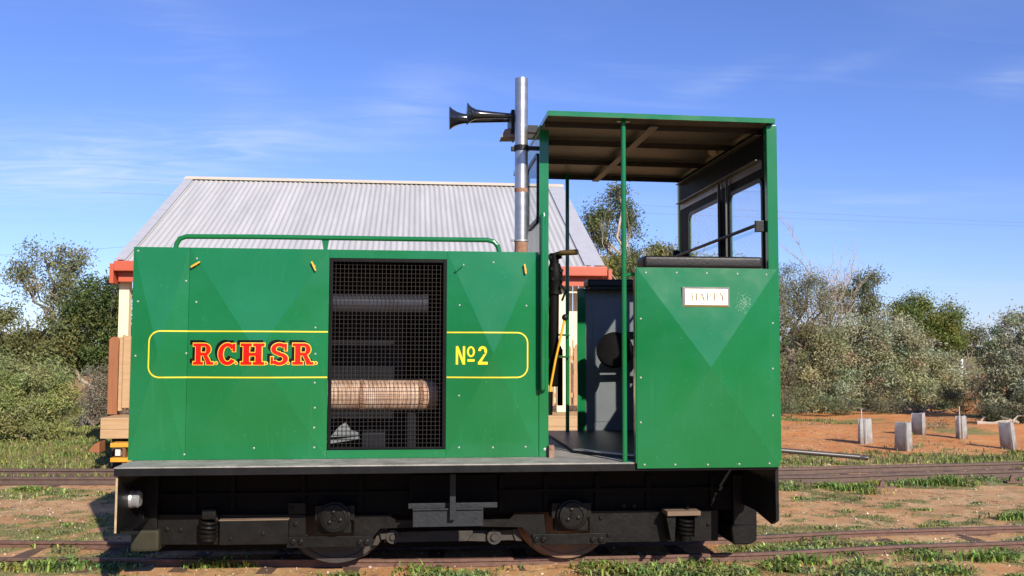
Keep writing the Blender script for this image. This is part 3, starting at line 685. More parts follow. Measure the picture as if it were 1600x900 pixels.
# ---- air horns on the front edge of the roof
def horn(px_bell, py_bell, py_thr, Y, rb):
    bm = B(); a = P(px_bell, py_bell, Y); b = P(797, py_thr, Y); ln_ = (b - a).length
    prof = [(0.0, rb * .9), (0.003, rb), (0.008, rb * .97), (ln_ * .06, rb * .78), (ln_ * .13, rb * .58), (ln_ * .22, rb * .43), (ln_ * .34, rb * .36), (ln_ * .6, rb * .30), (ln_, rb * .22), (ln_ + .03, rb * .26), (ln_ + .05, rb * .2)]
    lathe2(bm, a, b - a, prof, 24); lathe2(bm, a + (b - a).normalized() * 0.001, (a - b), [(-.05, rb * .3), (-.03, rb * .5), (0.0, rb * .9)], 24)
    return bm
HM = mat('horn_black', (0.012, 0.013, 0.016), 0.16, var=0.1, coat=0.5)
for a in ((729, 178, 181, 6.88, .086), (701.5, 185, 187, 7.12, .092)):
    part('air_horn', horn(*a), HM, smooth=True)
bm = B(); y = 6.95
sbox(bm, 799, 171, 806, 207, 6.86, 7.16, 0.006)
a = P(800, 203, y); box(bm, a.x - 0.01, xl + 0.02, 6.9, 6.94, a.z - 0.03, a.z + 0.03, 0.004); box(bm, a.x - 0.01, xl + 0.02, 7.1, 7.14, a.z - 0.03, a.z + 0.03, 0.004)
part('horn_bracket', bm, BLACK)
bm = B(); a = P(793, 208, 6.98); prism(bm, [P(783, 214, 6.9), P(789, 202, 6.9), P(804, 199, 6.9), P(806, 214, 6.9)], (0, 0.16, 0), 0); tube(bm, [P(797, 216, 6.93), P(801, 221, 6.93), P(806, 215, 6.93)], .012, 8)
part('front_lamp', bm, mat('weathered_lamp', (0.33, 0.22, 0.15), 0.5, col2=(0.06, 0.06, 0.055), vscale=16))

# ---- underframe
YU = 6.98
bm = B(); sbox(bm, 232, 734, 1180, 803, 7.05, 7.08, 0.003)
sbox(bm, 232, 734, 1180, 850, 7.86, 7.90, 0.003)
for a in (300, 360, 470, 560, 640, 700, 780, 850, 930, 1010, 1110): sbox(bm, a, 742, a + 7, 800, 7.02, 7.0495, 0.002)
sbox(bm, 232, 766, 1180, 772, 7.015, 7.0495, 0.002)
sbox(bm, 640, 742, 776, 785, 6.94, 7.01, 0.004)
main = part('main_frame', bm, GREASE)
bm = B(); box(bm, -.30, .78, 7.32, 7.62, .07, .55, .05); box(bm, -1.25, -.9, 7.35, 7.6, .08, .5, .03); box(bm, 1.45, 2.1, 7.35, 7.6, .10, .45, .03)  # black masses added low between the rails, standing in for deep shade
tube(bm, [(-1.2, 7.48, .3), (2.0, 7.48, .3)], .06, 10); tube(bm, [(-.6, 7.4, .42), (1.13, 7.4, .42)], .12, 14)
for y in (7.3, 7.64): box(bm, -1.9, 2.2, y, y + .03, .09, .17, .004)
part('underframe_shade_fill', bm, GREASE)
bm = B()
ppoly(bm, [(243, 804), (478, 804), (478, 838), (452, 851), (243, 851)], YU, 0.025, 0, 0.002)
ppoly(bm, [(450, 786), (478, 786), (478, 803.5), (450, 803.5)], YU, 0.025, 0, 0.002)
for a, b in ((261, 827), (282, 828), (455, 794), (462, 819)): bolt(bm, P(a, b, YU), 0.016)
part('side_frame', bm, FRAME_BLACK); bm = B()
ppoly(bm, [(553, 805), (605, 805), (618, 812), (648, 812), (648, 824), (594, 826), (584, 838), (578, 849), (553, 849)], YU, 0.025, 0, 0.002)
part('side_frame', bm, FRAME_BLACK); bm = B()
ppoly(bm, [(752, 812), (796, 811), (804, 803), (850, 803), (853, 834), (834, 849), (827, 834), (815, 824), (752, 823)], YU, 0.025, 0, 0.002)
part('side_frame', bm, FRAME_BLACK); bm = B()
ppoly(bm, [(921, 798), (1122, 797), (1122, 845), (934, 848), (921, 836)], YU, 0.025, 0, 0.002)
for a, b in ((939, 809), (975, 790), (991, 790), (951, 836), (1107, 819)):
    bolt(bm, P(a, b, YU), 0.016)
part('side_frame', bm, FRAME_BLACK)
for (px0, px1, y0, y1), bl in (((448, 582, 838, 855), (458, 470, 562, 573)), ((832, 946, 834, 851), (837.5, 849, 926.5, 938.5))):
    bm = B(); sbox(bm, px0, y0, px1, y1, YU - 0.03, YU - 0.0005, 0.003)
    for a in bl: bolt(bm, P(a, (y0 + y1) / 2 + 0.5, YU - 0.03), 0.022)
    part('tie_bar', bm, FRAME_BLACK)
for ax, ay in ((523, 808), (893, 804)):
    bm = B(); sbox(bm, ax - 31, ay - 18, ax + 31, ay + 6, 6.93, 7.08, 0.008); sbox(bm, ax - 26, ay + 3, ax + 26, ay + 26, 6.96, 7.08, 0.01)
    box_o = part('axle_box', bm, FRAME_BLACK)
    bm = B(); c = P(ax, ay, 6.93); r_ = 21 / F * 6.93
    lathe2(bm, c, (0, -1, 0), [(-.02, r_ * 1.18), (0.03, r_ * 1.15), (.035, r_), (.06, r_ * .97), (.062, r_ * .80), (.052, r_ * .78), (.052, .02), (.062, .015)], 28)
    for k in range(3):
        t = R(100 + 120 * k); cc = c + Vector((math.cos(t) * r_ * .45, 0, math.sin(t) * r_ * .45)); bolt(bm, (cc.x, c.y - .05, cc.z), 0.016)
    part('axle_cover', bm, FRAME_BLACK, box_o, True)
# wheels
WR = Z(708, 806, 6.93) - .004
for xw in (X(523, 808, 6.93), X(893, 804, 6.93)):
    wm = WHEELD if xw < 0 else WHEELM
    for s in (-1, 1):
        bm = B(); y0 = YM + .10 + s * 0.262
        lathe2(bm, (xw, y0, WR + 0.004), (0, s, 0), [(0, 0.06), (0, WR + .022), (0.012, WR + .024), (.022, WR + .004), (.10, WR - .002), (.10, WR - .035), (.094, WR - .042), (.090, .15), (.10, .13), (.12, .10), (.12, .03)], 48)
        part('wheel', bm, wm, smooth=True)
    bm = B(); tube(bm, [(xw, 7.05, WR), (xw, far(7.0), WR)], .055, 14); part('axle', bm, GREASE, smooth=True)
# springs
def spring(px, y0, y1, rpx, turns):
    bm = B(); Y = 6.90; top = P(px, y0, Y); bot = P(px, y1, Y); r_ = rpx / F * Y; pts = []
    for k in range(turns * 16 + 1):
        t = k / (turns * 16); an = t * turns * 2 * math.pi
        pts.append((top.x + r_ * math.cos(an), Y + r_ * math.sin(an), top.z + (bot.z - top.z) * t))
    tube(bm, pts, 0.0125, 8); return bm, top, bot, r_
bm, t, b, r_ = spring(326, 811, 838, 11, 4)
tube(bm, [b + Vector((0, 0, .02)), b + Vector((0, 0, -.03))], .05, 12); sbox(bm, 315, 796, 337, 812, 6.85, 6.96, 0.012)
part('coil_spring', bm, FRAME_BLACK, smooth=True)
bm, t, b, r_ = spring(1071, 808, 834, 11, 4)
tube(bm, [b + Vector((0, 0, .02)), b + Vector((0, 0, -.05))], .045, 12); tube(bm, [P(1073, 800, 6.9), P(1074, 787, 6.9)], .014, 8)
part('coil_spring', bm, GREASE, smooth=True)
bm = B(); sbox(bm, 1043, 799, 1095, 806, 6.82, 6.98, 0.004, 1)
ppoly(bm, [(1041, 806), (1056, 806), (1054, 846), (1049, 846)], 6.86, 0.119, 0); ppoly(bm, [(1086, 806), (1094, 806), (1090, 840), (1085, 840)], 6.86, 0.119, 0)
part('spring_bracket', bm, [FRAME_BLACK, mat('dusty_brown', (0.16, 0.11, 0.075), 0.8, var=0.2)])
bm = B(); sbox(bm, 343, 813.4, 450, 851, 6.915, 6.979, 0.004); sbox(bm, 342, 812, 451, 813.4, 6.91, 6.979, 0.001, 1); bolt(bm, P(411, 834, 6.915), .015); bolt(bm, P(360, 842, 6.915), .012)
part('battery_box', bm, [FRAME_BLACK, mat('dusty_ledge', (.17, .12, .08), .8, var=.3)])
bm = B(); ystp = 6.42
sbox(bm, 638, 786, 777, 794, 6.74, 6.9, 0.003); sbox(bm, 645, 794.5, 755, 823, 6.71, 6.735, 0.004); sbox(bm, 645, 794.5, 755, 797, 6.69, 6.7095, 0.001)
sbox(bm, 703, 741, 712, 813, 6.66, 6.689, 0.003)
part('mounting_step', bm, STEP_GREY)
bm = B()
ppoly(bm, [(731, 845), (740, 833), (756, 833), (762, 846)], 7.10, .04); lathe2(bm, P(772, 838, 7.10), (0, -1, 0), [(0, .055), (.03, .055), (.03, .03), (.05, .025)], 18)
ppoly(bm, [(800, 828), (810, 826), (817, 845), (806, 845)], 7.10, .03); ppoly(bm, [(582, 852), (592, 830), (600, 826), (603, 832), (590, 852)], 7.11, .03)
lathe2(bm, P(614, 838, 7.10), (0, -1, 0), [(0, .05), (.03, .05), (.03, .025), (.05, .02)], 18); ppoly(bm, [(594, 834), (606, 830), (607, 842), (596, 843)], 7.08, .03)
box(bm, X(600, 846, 7.12), X(810, 846, 7.12), 7.12, 7.15, Z(700, 846, 7.12), Z(700, 830, 7.12), .004)
part('brake_rigging', bm, mat('rusty_rigging', (0.055, 0.045, 0.038), 0.7, col2=(0.015, 0.013, 0.012), vscale=14))
# end plates, couplers, lamps
zeb = Z(183, 838, YE + .03)
bm = B(); x0 = X(180.5, 780, YE + .03)
prism(bm, [(x0, YE + .03, ZFB - .001), (x0, far(YE) - .03, ZFB - .001), (x0, far(YE) - .03, zeb + .06), (x0, far(YE) - .10, zeb), (x0, YE + .10, zeb), (x0, YE + .03, zeb + .02)], (0.011, 0, 0), 0)
box(bm, x0 + .0115, x0 + .13, YE + .10, YE + .115, zeb, zeb + .018); box(bm, x0 + .0115, x0 + .05, YE + .1155, far(YE) - .12, zeb, zeb + .012)
box(bm, x0 - .001, x0 + .012, YE + .0255, YE + .0295, zeb + .02, ZFB - .002, 0, 1)
part('end_plate', bm, [BLACK, TAN])
bm = B(); x1 = X(1217, 780, YE + .03)
prism(bm, [(x1 - .022, YE + .03, ZFB - .001), (x1 - .022, far(YE) - .03, ZFB - .001), (x1 - .022, far(YE) - .03, zeb + .05), (x1 - .022, far(YE) - .10, zeb + .03), (x1 - .022, 6.75, zeb + .035), (x1 - .022, YE + .12, zeb - .01), (x1 - .022, YE + .03, zeb + .03)], (.022, 0, 0), 0)
part('end_plate', bm, BLACK)
bm = B(); sbox(bm, 206, 742, 246, 828, 6.95, 7.9, 0.006); sbox(bm, 204, 828.5, 248, 862, 6.93, 7.9, 0.02, 1); sbox(bm, 210, 799, 225, 817, 6.90, 6.9499, 0.004)
part('coupler_block', bm, [FRAME_BLACK, OLIVE])
bm = B(); sbox(bm, 1146, 742, 1182, 820, 7.0, 7.86, 0.006); ppoly(bm, [(1142, 822), (1183, 818), (1183, 845), (1172, 851), (1146, 851)], 6.98, .88, 0, .01)
part('coupler_block', bm, FRAME_BLACK)
bm = B(); a = P(207, 780, 6.62); lathe2(bm, a + Vector((.03, 0, 0)), (-1, .05, 0), [(-.02, .02), (0, .05), (.03, .06), (.05, .062)], 20, 1); lathe2(bm, a + Vector((-.005, 0, 0)), (1, 0, 0), [(-.02, .035), (-.015, .055), (.045, .058), (.06, .045)], 20, 0)
part('end_lamp', bm, [LENS, ALUM], smooth=True)
bm = B(); a = P(1187, 770, 6.75); lathe2(bm, a, (1, 0, 0), [(-.03, .02), (-.025, .042), (.03, .045), (.06, .03)], 16); tube(bm, [a + Vector((0, 0, .04)), a + Vector((0.01, 0, .17))], .005, 6)
part('end_lamp', bm, mat('dull_lamp', (0.10, 0.11, 0.125), 0.4, var=0.3, vscale=20), smooth=True)
bm = B(); ydb = 7.6; tube(bm, [P(1203, 701.9, ydb), P(1218, 703.5, ydb), P(1338, 713.5, ydb), P(1340, 714, ydb), P(1343, 714, ydb), P(1345, 714.5, ydb), P(1355, 715.5, ydb), P(1357, 715.8, ydb)], [.021, .021, .020, .024, .024, .017, .021, .012], 14)
part('draw_rod', bm, mat('draw_rod_steel', (0.075, 0.068, 0.065), 0.42, metal=0.4, var=0.3), smooth=True)
# ================================================================== SETTING
SUN_AZ, SUN_EL = math.atan2(0.39, -1.0), math.atan(.59 / 1.0734)      # direction towards the sun in the ground plane: (0.43,-1)
def fbm(x, y, s, o=4, seed=0.0): return mnoise.fractal(Vector((x * s + seed, y * s - seed, seed * .37)), 0.9, 2.0, o)
def gz(x, y):
    b = -0.06 + (-0.04) * min(1, max(0, (y - 9.0) / 2.5))
    if y > 1000 or abs(x) > 1000: return b
    n = 0.012 * fbm(x, y, 1.1, 3, 3.1) + 0.008 * fbm(x, y, 6, 3, 9)
    if y > 13.2: n += 0.13 * max(0, min(1, (y - 13.2) / 4)) * max(0, fbm(x, y, .35, 2, 5) + .3)
    if 7.0 < y < 7.95 or 11.6 < y < 13.2: n = n * .5
    return b + n
def band(v, a, b, s): return max(0.0, min(1.0, (v - a) / s)) * max(0.0, min(1.0, (b - v) / s))
def grass_m(x, y):
    if -2.15 < x < 2.45 and 7.2 < y < 8.7: return 0.0
    n = fbm(x, y, 0.85, 4, 1.7) * .55 + fbm(x, y, 3.2, 3, 8.2) * .35
    g = 0.33 + n
    g += 0.50 * band(y, 5.0, 7.15, .2) * (0.35 + 1.4 * fbm(x, y, 1.3, 2, 4)) + 0.50 * band(y, 7.15, 7.95, .2)
    if x > 1.7: g += 0.08 * band(y, 7.0, 8.6, .4)
    g += (fbm(x, y * 1.7, 2.6, 4, 21) * .55) * band(y, 7.9, 11.8, .5) + .22 * band(y, 7.9, 11.8, .5)
    g -= 0.16 * band(y, 8.7, 11.2, .5)
    g += 0.45 * band(y, 10.9, 12.0, .3) * (1 if x > 0 else .5)
    g -= 0.6 * band(y, 11.9, 12.35, .1)
    if x < -2: g += 0.75 * band(y, 12.6, 30, .3)
    else:
        g += (0.42 + 1.1 * fbm(x, y * 2, .9, 3, 31)) * band(y, 12.9, 14.9, .5)
        g -= (0.30 - .55 * fbm(x, y * 1.6, .7, 3, 51)) * band(y, 15.0, 26, .6)
        g += 0.42 * band(y, 20.2, 22.2, .5)
    if y > 60: g += 0.5
    return max(0.0, min(1.0, g))
def red_m(x, y):
    r = 0.18 + .35 * fbm(x, y, .6, 3, 6.6)
    if x > -3: r += 0.9 * max(0, min(1, (y - 13.0) / 2.0))
    else: r += 0.35 * max(0, min(1, (y - 15.0) / 2.0))
    r += 0.35 * band(y, 5, 7.05, .2)
    return max(0.0, min(1.0, r))
def axis(segs):
    out = []
    for a, b, st in segs:
        n = max(1, int(round((b - a) / st))); out += [a + (b - a) * i / n for i in range(n)]
    out.append(segs[-1][1]); return out
xs = axis([(-2500, -400, 700), (-400, -60, 85), (-60, -16, 4), (-16, -7, .4), (-7, 8, .075), (8, 18, .3), (18, 60, 4), (60, 400, 85), (400, 2500, 700)])
ys = axis([(-300, -20, 70), (-20, 5, 2.5), (5, 13.4, .075), (13.4, 18, .12), (18, 30, .3), (30, 80, 2.5), (80, 400, 40), (400, 4000, 600)])
V = np.zeros((len(ys), len(xs), 3), np.float32); GA = np.zeros((len(ys), len(xs)), np.float32); RA = GA.copy()
for j, y in enumerate(ys):
    for i, x in enumerate(xs): V[j, i] = (x, y, gz(x, y)); GA[j, i] = grass_m(x, y); RA[j, i] = red_m(x, y)
nx_, ny_ = len(xs), len(ys)
idx = np.arange(nx_ * ny_).reshape(ny_, nx_)
Fq = np.stack([idx[:-1, :-1], idx[:-1, 1:], idx[1:, 1:], idx[1:, :-1]], -1).reshape(-1, 4)
def quad_mesh(name, verts, faces, M, cols=None, attrs=None):
    me = bpy.data.meshes.new(name); nv, nf, k = len(verts), len(faces), faces.shape[1]
    me.vertices.add(nv); me.vertices.foreach_set('co', np.asarray(verts, np.float32).ravel())
    me.loops.add(nf * k); me.loops.foreach_set('vertex_index', faces.astype(np.int32).ravel())
    me.polygons.add(nf); me.polygons.foreach_set('loop_start', np.arange(0, nf * k, k, dtype=np.int32))
    try: me.polygons.foreach_set('loop_total', np.full(nf, k, dtype=np.int32))
    except Exception: pass
    if cols is not None:
        a = me.color_attributes.new('tint', 'FLOAT_COLOR', 'POINT'); c4 = np.ones((nv, 4), np.float32); c4[:, :3] = cols; a.data.foreach_set('color', c4.ravel())
    for nm, arr in (attrs or {}).items():
        a = me.attributes.new(nm, 'FLOAT', 'POINT'); a.data.foreach_set('value', np.asarray(arr, np.float32).ravel())
    me.update(calc_edges=True); me.materials.append(M); return me
def ground_mat():
    M = bpy.data.materials.new('dry_red_earth'); M.use_nodes = True; n = M.node_tree.nodes; l = M.node_tree.links; b = n['Principled BSDF']
    b.inputs['Roughness'].default_value = 0.95; b.inputs['Specular IOR Level'].default_value = 0.15
    tc = n.new('ShaderNodeTexCoord')
    def nz(s, d=6, r=.6):
        t = n.new('ShaderNodeTexNoise'); t.inputs['Scale'].default_value = s; t.inputs['Detail'].default_value = d; t.inputs['Roughness'].default_value = r
        l.new(tc.outputs['Object'], t.inputs['Vector']); return t.outputs['Fac']
    def mr(src, a, b_, lo=0., hi=1.):
        r = n.new('ShaderNodeMapRange'); r.interpolation_type = 'SMOOTHSTEP'; r.inputs[1].default_value = a; r.inputs[2].default_value = b_; r.inputs[3].default_value = lo; r.inputs[4].default_value = hi; l.new(src, r.inputs[0]); return r.outputs[0]
    def mix(f, a, c):
        x = n.new('ShaderNodeMix'); x.data_type = 'RGBA'
        if isinstance(f, float): x.inputs[0].default_value = f
        else: l.new(f, x.inputs[0])
        for s, v in ((6, a), (7, c)):
            if isinstance(v, tuple): x.inputs[s].default_value = (*v, 1)
            else: l.new(v, x.inputs[s])
        return x.outputs[2]
    def at(nm): t = n.new('ShaderNodeAttribute'); t.attribute_name = nm; return t.outputs['Fac']
    def math_(op, a, b_):
        x = n.new('ShaderNodeMath'); x.operation = op; l.new(a, x.inputs[0])
        if isinstance(b_, float): x.inputs[1].default_value = b_
        else: l.new(b_, x.inputs[1])
        return x.outputs[0]
    tan = mix(mr(nz(2.5), .35, .65), (0.46, 0.255, 0.115), (0.57, 0.375, 0.19))
    red = mix(mr(nz(1.7), .35, .65), (0.56, 0.205, 0.062), (0.60, 0.28, 0.105))
    soil = mix(at('red'), tan, red)
    soil = mix(mr(nz(38, 8, .7), .50, .72, 0., .55), soil, (0.24, 0.145, 0.08))
    soil = mix(mr(nz(70, 4, .6), .60, .68, 0., .7), soil, (0.60, 0.49, 0.36))
    soil = mix(mr(nz(9, 6, .7), .50, .68, 0., .65), soil, (0.23, 0.17, 0.10))
    gr = mix(mr(nz(14), .35, .65), (0.15, 0.17, 0.05), (0.25, 0.235, 0.095))
    gr = mix(mr(nz(3), .5, .7, 0., .6), gr, (0.25, 0.21, 0.10))
    gm = math_('ADD', at('grass'), math_('MULTIPLY', math_('SUBTRACT', nz(24, 8, .75), 0.5), 1.1))
    col = mix(mr(gm, .42, .66, 0., .92), soil, gr)
    l.new(col, b.inputs['Base Color'])
    bp = n.new('ShaderNodeBump'); bp.inputs['Strength'].default_value = .45; bp.inputs['Distance'].default_value = .03
    h = math_('ADD', nz(28, 8, .75), math_('MULTIPLY', nz(110, 3), 0.35)); l.new(h, bp.inputs['Height']); l.new(bp.outputs[0], b.inputs['Normal'])
    return M
me = quad_mesh('ground', V.reshape(-1, 3), Fq, ground_mat(), attrs={'grass': GA, 'red': RA})
me.polygons.foreach_set('use_smooth', [True] * len(me.polygons))
g_o = bpy.data.objects.new('ground', me); COL.objects.link(g_o); tag(g_o, 'bare red and tan earth with patchy short grass', 'ground', kind='structure')

# ---- leaf material: own colour per leaf
def leaf_mat(name, rough=.55, trans=.36):
    M = bpy.data.materials.new(name); M.use_nodes = True; n = M.node_tree.nodes; l = M.node_tree.links; b = n['Principled BSDF']
    a = n.new('ShaderNodeAttribute'); a.attribute_name = 'tint'; l.new(a.outputs['Color'], b.inputs['Base Color']); b.inputs['Roughness'].default_value = rough
    b.inputs['Specular IOR Level'].default_value = .3
    t = n.new('ShaderNodeBsdfTranslucent'); l.new(a.outputs['Color'], t.inputs[0])
    mx = n.new('ShaderNodeMixShader'); mx.inputs[0].default_value = trans; l.new(b.outputs[0], mx.inputs[1]); l.new(t.outputs[0], mx.inputs[2]); l.new(mx.outputs[0], n['Material Output'].inputs['Surface'])
    return M
LEAF = leaf_mat('leaf'); GRASSM = leaf_mat('grass_blade', .6, .3)
def unit(v): return v / (np.linalg.norm(v, axis=1, keepdims=True) + 1e-9)
def leaves(c, L_, W_, cols, droop=0.0, up_bias=0.0):
    """rhombic leaves centred on c: verts, faces, colours."""
    n = len(c); t = unit(rng.normal(size=(n, 3)) + np.array([0, 0, up_bias - droop])); nn = unit(np.cross(t, rng.normal(size=(n, 3))))
    nrm = np.cross(t, nn); Ls = (L_ * rng.uniform(.6, 1.3, n))[:, None]; Ws = (W_ * rng.uniform(.6, 1.3, n))[:, None]
    bend = nrm * Ls * .12
    v = np.stack([c - t * Ls * .5, c + nn * Ws * .5 + bend - t * Ls * .05, c + t * Ls * .5, c - nn * Ws * .5 + bend - t * Ls * .05], 1).reshape(-1, 3)
    f = np.arange(n * 4).reshape(-1, 4)
    return v, f, np.repeat(cols, 4, 0)

# ---- grass and weeds
def scatter(n, x0, x1, y0, y1, fn, thr=.5):
    x = rng.uniform(x0, x1, n); y = rng.uniform(y0, y1, n); p = np.array([fn(a, b) for a, b in zip(x, y)])
    k = (p + rng.uniform(-.22, .22, n)) > thr; return x[k], y[k], p[k]
def blades(x, y, H, W_, lean, cols):
    n = len(x); z = np.array([gz(a, b) for a, b in zip(x, y)]) - 0.004
    an = rng.uniform(0, 6.283, n); d = np.stack([np.cos(an), np.sin(an), np.zeros(n)], 1); s = np.stack([-np.sin(an), np.cos(an), np.zeros(n)], 1)
    base = np.stack([x, y, z], 1); H = H[:, None]; W_ = W_[:, None]; ln_ = lean[:, None]
    mid = base + d * H * ln_ * .35 + np.array([0, 0, 1]) * H * .6; tip = base + d * H * ln_ + np.array([0, 0, 1]) * H * (1 - .35 * ln_)
    v = np.stack([base - s * W_ * .35, base + s * W_ * .35, mid + s * W_ * .5, mid - s * W_ * .5, tip, tip + s * W_ * .05], 1)
    f1 = np.array([[0, 1, 2, 3], [3, 2, 5, 4]])
    f = (np.arange(n)[:, None, None] * 6 + f1[None]).reshape(-1, 4)
    return v.reshape(-1, 3), f, np.repeat(cols, 6, 0)
def gcol(n, base, var=.3, dry=0.12):
    c = np.array(base)[None] * np.exp(rng.normal(0, var, (n, 1))); c = c * (1 + rng.normal(0, .12, (n, 3)))
    k = rng.uniform(size=n) < dry; c[k] = np.array([.26, .21, .10]) * rng.uniform(.6, 1.1, (k.sum(), 1)); return np.clip(c, .005, .8)
vs, fs_, cs, off = [], [], [], 0
def push(r_):
    global off
    v, f, c = r_; vs.append(v); fs_.append(f + off); cs.append(c); off += len(v)
def flush(name, label, cat, M=None, kind='stuff'):
    global off
    me = quad_mesh(name, np.concatenate(vs), np.concatenate(fs_), M or GRASSM, np.concatenate(cs)); o = bpy.data.objects.new(name, me); COL.objects.link(o)
    tag(o, label, cat, kind=kind); vs.clear(); fs_.clear(); cs.clear(); off = 0; return o
# low turf everywhere the ground is green
x, y, p = scatter(130000, -5.5, 6.5, 6.6, 12.6, grass_m, .62); n = len(x)
push(blades(x, y, rng.uniform(.010, .034, n), rng.uniform(.004, .009, n), rng.uniform(.1, 1.0, n), gcol(n, (.19, .22, .075), .3, .4)))
x, y, p = scatter(90000, -9, 10, 12.6, 24, grass_m, .62); n = len(x)
push(blades(x, y, rng.uniform(.03, .09, n), rng.uniform(.010, .022, n), rng.uniform(.1, 1.0, n), gcol(n, (.21, .25, .065), .3, .3)))
flush('grass', 'short patchy grass and turf growing over the earth', 'grass')
# leafy weeds in clumps along the near track and dotted about
def weed_clumps(n, x0, x1, y0, y1, fn, thr, per, size, bend=1.0):
    x, y, p = scatter(n, x0, x1, y0, y1, fn, thr)
    for a, b, q_ in zip(x, y, p):
        k = int(per * rng.uniform(.5, 1.5)); r_ = size * rng.uniform(.5, 1.2)
        xx = a + rng.normal(0, r_ * .7, k); yy = b + rng.normal(0, r_ * .45, k)
        ok = ~(((yy > 7.14) & (yy < 7.34)) | ((yy > 7.76) & (yy < 7.95)))
        xx, yy = xx[ok], yy[ok]; k = len(xx)
        if not k: continue
        shade = np.array([.20, .265, .068]) * rng.uniform(.75, 1.3) * np.array([rng.uniform(.8, 1.35), 1, rng.uniform(.8, 1.6)])
        push(blades(xx, yy, rng.uniform(.35, 1.0, k) * r_ * .75, rng.uniform(.008, .020, k), rng.uniform(.3, 1.3, k) * bend, gcol(k, shade, .28, .05)))
def wf(x, y):
    under = -2.1 < x < 2.6 and 7.2 < y < 8.6
    return -1 if under else grass_m(x, y) + .10 * fbm(x, y, 2, 2, 12)
weed_clumps(1100, -4.6, 6.2, 6.55, 7.05, wf, .78, 70, .11)
weed_clumps(800, -4.6, 6.2, 7.2, 8.1, wf, .72, 60, .10)
weed_clumps(700, -4.8, 6.5, 8.0, 11.6, wf, .60, 26, .07)
weed_clumps(160, -5, 8, 10.6, 11.8, wf, .62, 60, .13)
weed_clumps(200, -8, 10, 13.2, 17, wf, .70, 50, .15)
for (px, py, r_) in ((1478, 757, .22), (1335, 765, .16), (1298, 760, .14), (45, 765, .12), (1430, 752, .10), (1225, 752, .12), (1590, 815, .14), (1440, 878, .16), (1250, 885, .14), (1550, 880, .16), (340, 893, .14), (660, 893, .14), (770, 890, .12), (930, 890, .13), (1090, 886, .13), (90, 893, .16), (60, 857, .10), (110, 858, .10)):
    c = G(px, py, -.08); k = 260
    xx = c.x + rng.normal(0, r_ * .8, k); yy = c.y + rng.normal(0, r_ * .4, k); ok = ~(((yy > 7.14) & (yy < 7.34)) | ((yy > 7.76) & (yy < 7.95))); xx, yy = xx[ok], yy[ok]; k = len(xx)
    push(blades(xx, yy, rng.uniform(.4, 1, k) * r_ * .8, rng.uniform(.009, .02, k), rng.uniform(.3, 1.2, k), gcol(k, (.185, .28, .06), .3, .05)))
flush('weeds', 'leafy green weeds sprouting along the rusty rails', 'weeds')
# dry straw and twigs lying about
nd = 16000; x = rng.uniform(-5.5, 10, nd); y = 6.7 + 17 * rng.uniform(size=nd); cl_ = np.array([fbm(a, b, 1.4, 3, 41) for a, b in zip(x, y)]); k_s = (cl_ + rng.uniform(-.3, .3, nd)) > .02; x, y = x[k_s], y[k_s]; n = len(x)
z = np.array([gz(a, b) for a, b in zip(x, y)]) + .004; an = rng.uniform(0, 6.28, n); d = np.stack([np.cos(an), np.sin(an), rng.normal(0, .12, n)], 1); s_ = np.stack([-np.sin(an), np.cos(an), np.zeros(n)], 1)
L2 = rng.uniform(.015, .06, n)[:, None]; W2 = rng.uniform(.0015, .0045, n)[:, None]; p0 = np.stack([x, y, z], 1)
vv = np.stack([p0 - d * L2 - s_ * W2, p0 + d * L2 - s_ * W2, p0 + d * L2 + s_ * W2 + np.array([0, 0, .004]), p0 - d * L2 + s_ * W2 + np.array([0, 0, .004])], 1).reshape(-1, 3)
cc2 = np.array([.36, .28, .17])[None] * rng.uniform(.3, 1.4, (n, 1)) * (1 + rng.normal(0, .1, (n, 3)))
push((vv, np.arange(n * 4).reshape(-1, 4), np.clip(np.repeat(cc2, 4, 0), .02, .7))); flush('dry_litter', 'dry straw and small twigs lying on the earth', 'litter')
# pebbles
bmv, bmf, bmc = [], [], []
ico = np.array([(1, 0, 0), (-1, 0, 0), (0, 1, 0), (0, -1, 0), (0, 0, 1), (0, 0, -1)], np.float32)
icf = np.array([(0, 2, 4), (2, 1, 4), (1, 3, 4), (3, 0, 4), (2, 0, 5), (1, 2, 5), (3, 1, 5), (0, 3, 5)])
npb = 17000; x = rng.uniform(-5.5, 9, npb); y = 6.7 + 14 * rng.uniform(size=npb) ** 1.2; s = np.exp(rng.normal(math.log(.0062), .5, npb))
z = np.array([gz(a, b) for a, b in zip(x, y)])
pv = (ico[None] * (s[:, None, None] * rng.uniform(.5, 1.2, (npb, 6, 1))) * np.array([1, 1, .7]) + np.stack([x, y, z + s * .2], 1)[:, None]).reshape(-1, 3)
pf = (np.arange(npb)[:, None, None] * 6 + icf[None]).reshape(-1, 3)
pcol = np.array([.60, .50, .40])[None] * rng.uniform(.25, 1.25, (npb, 1)) * (1 + rng.normal(0, .06, (npb, 3)))
def attr_mat(name, rough):
    M = bpy.data.materials.new(name); M.use_nodes = True; a = M.node_tree.nodes.new('ShaderNodeAttribute'); a.attribute_name = 'tint'
    M.node_tree.links.new(a.outputs['Color'], M.node_tree.nodes['Principled BSDF'].inputs['Base Color']); M.node_tree.nodes['Principled BSDF'].inputs['Roughness'].default_value = rough; return M
me = quad_mesh('pebbles', pv, pf, attr_mat('pebble', .9), np.clip(np.repeat(pcol, 6, 0), .02, .8)); o = bpy.data.objects.new('pebbles', me); COL.objects.link(o); tag(o, 'small pale stones scattered over the earth', 'pebbles', kind='stuff')

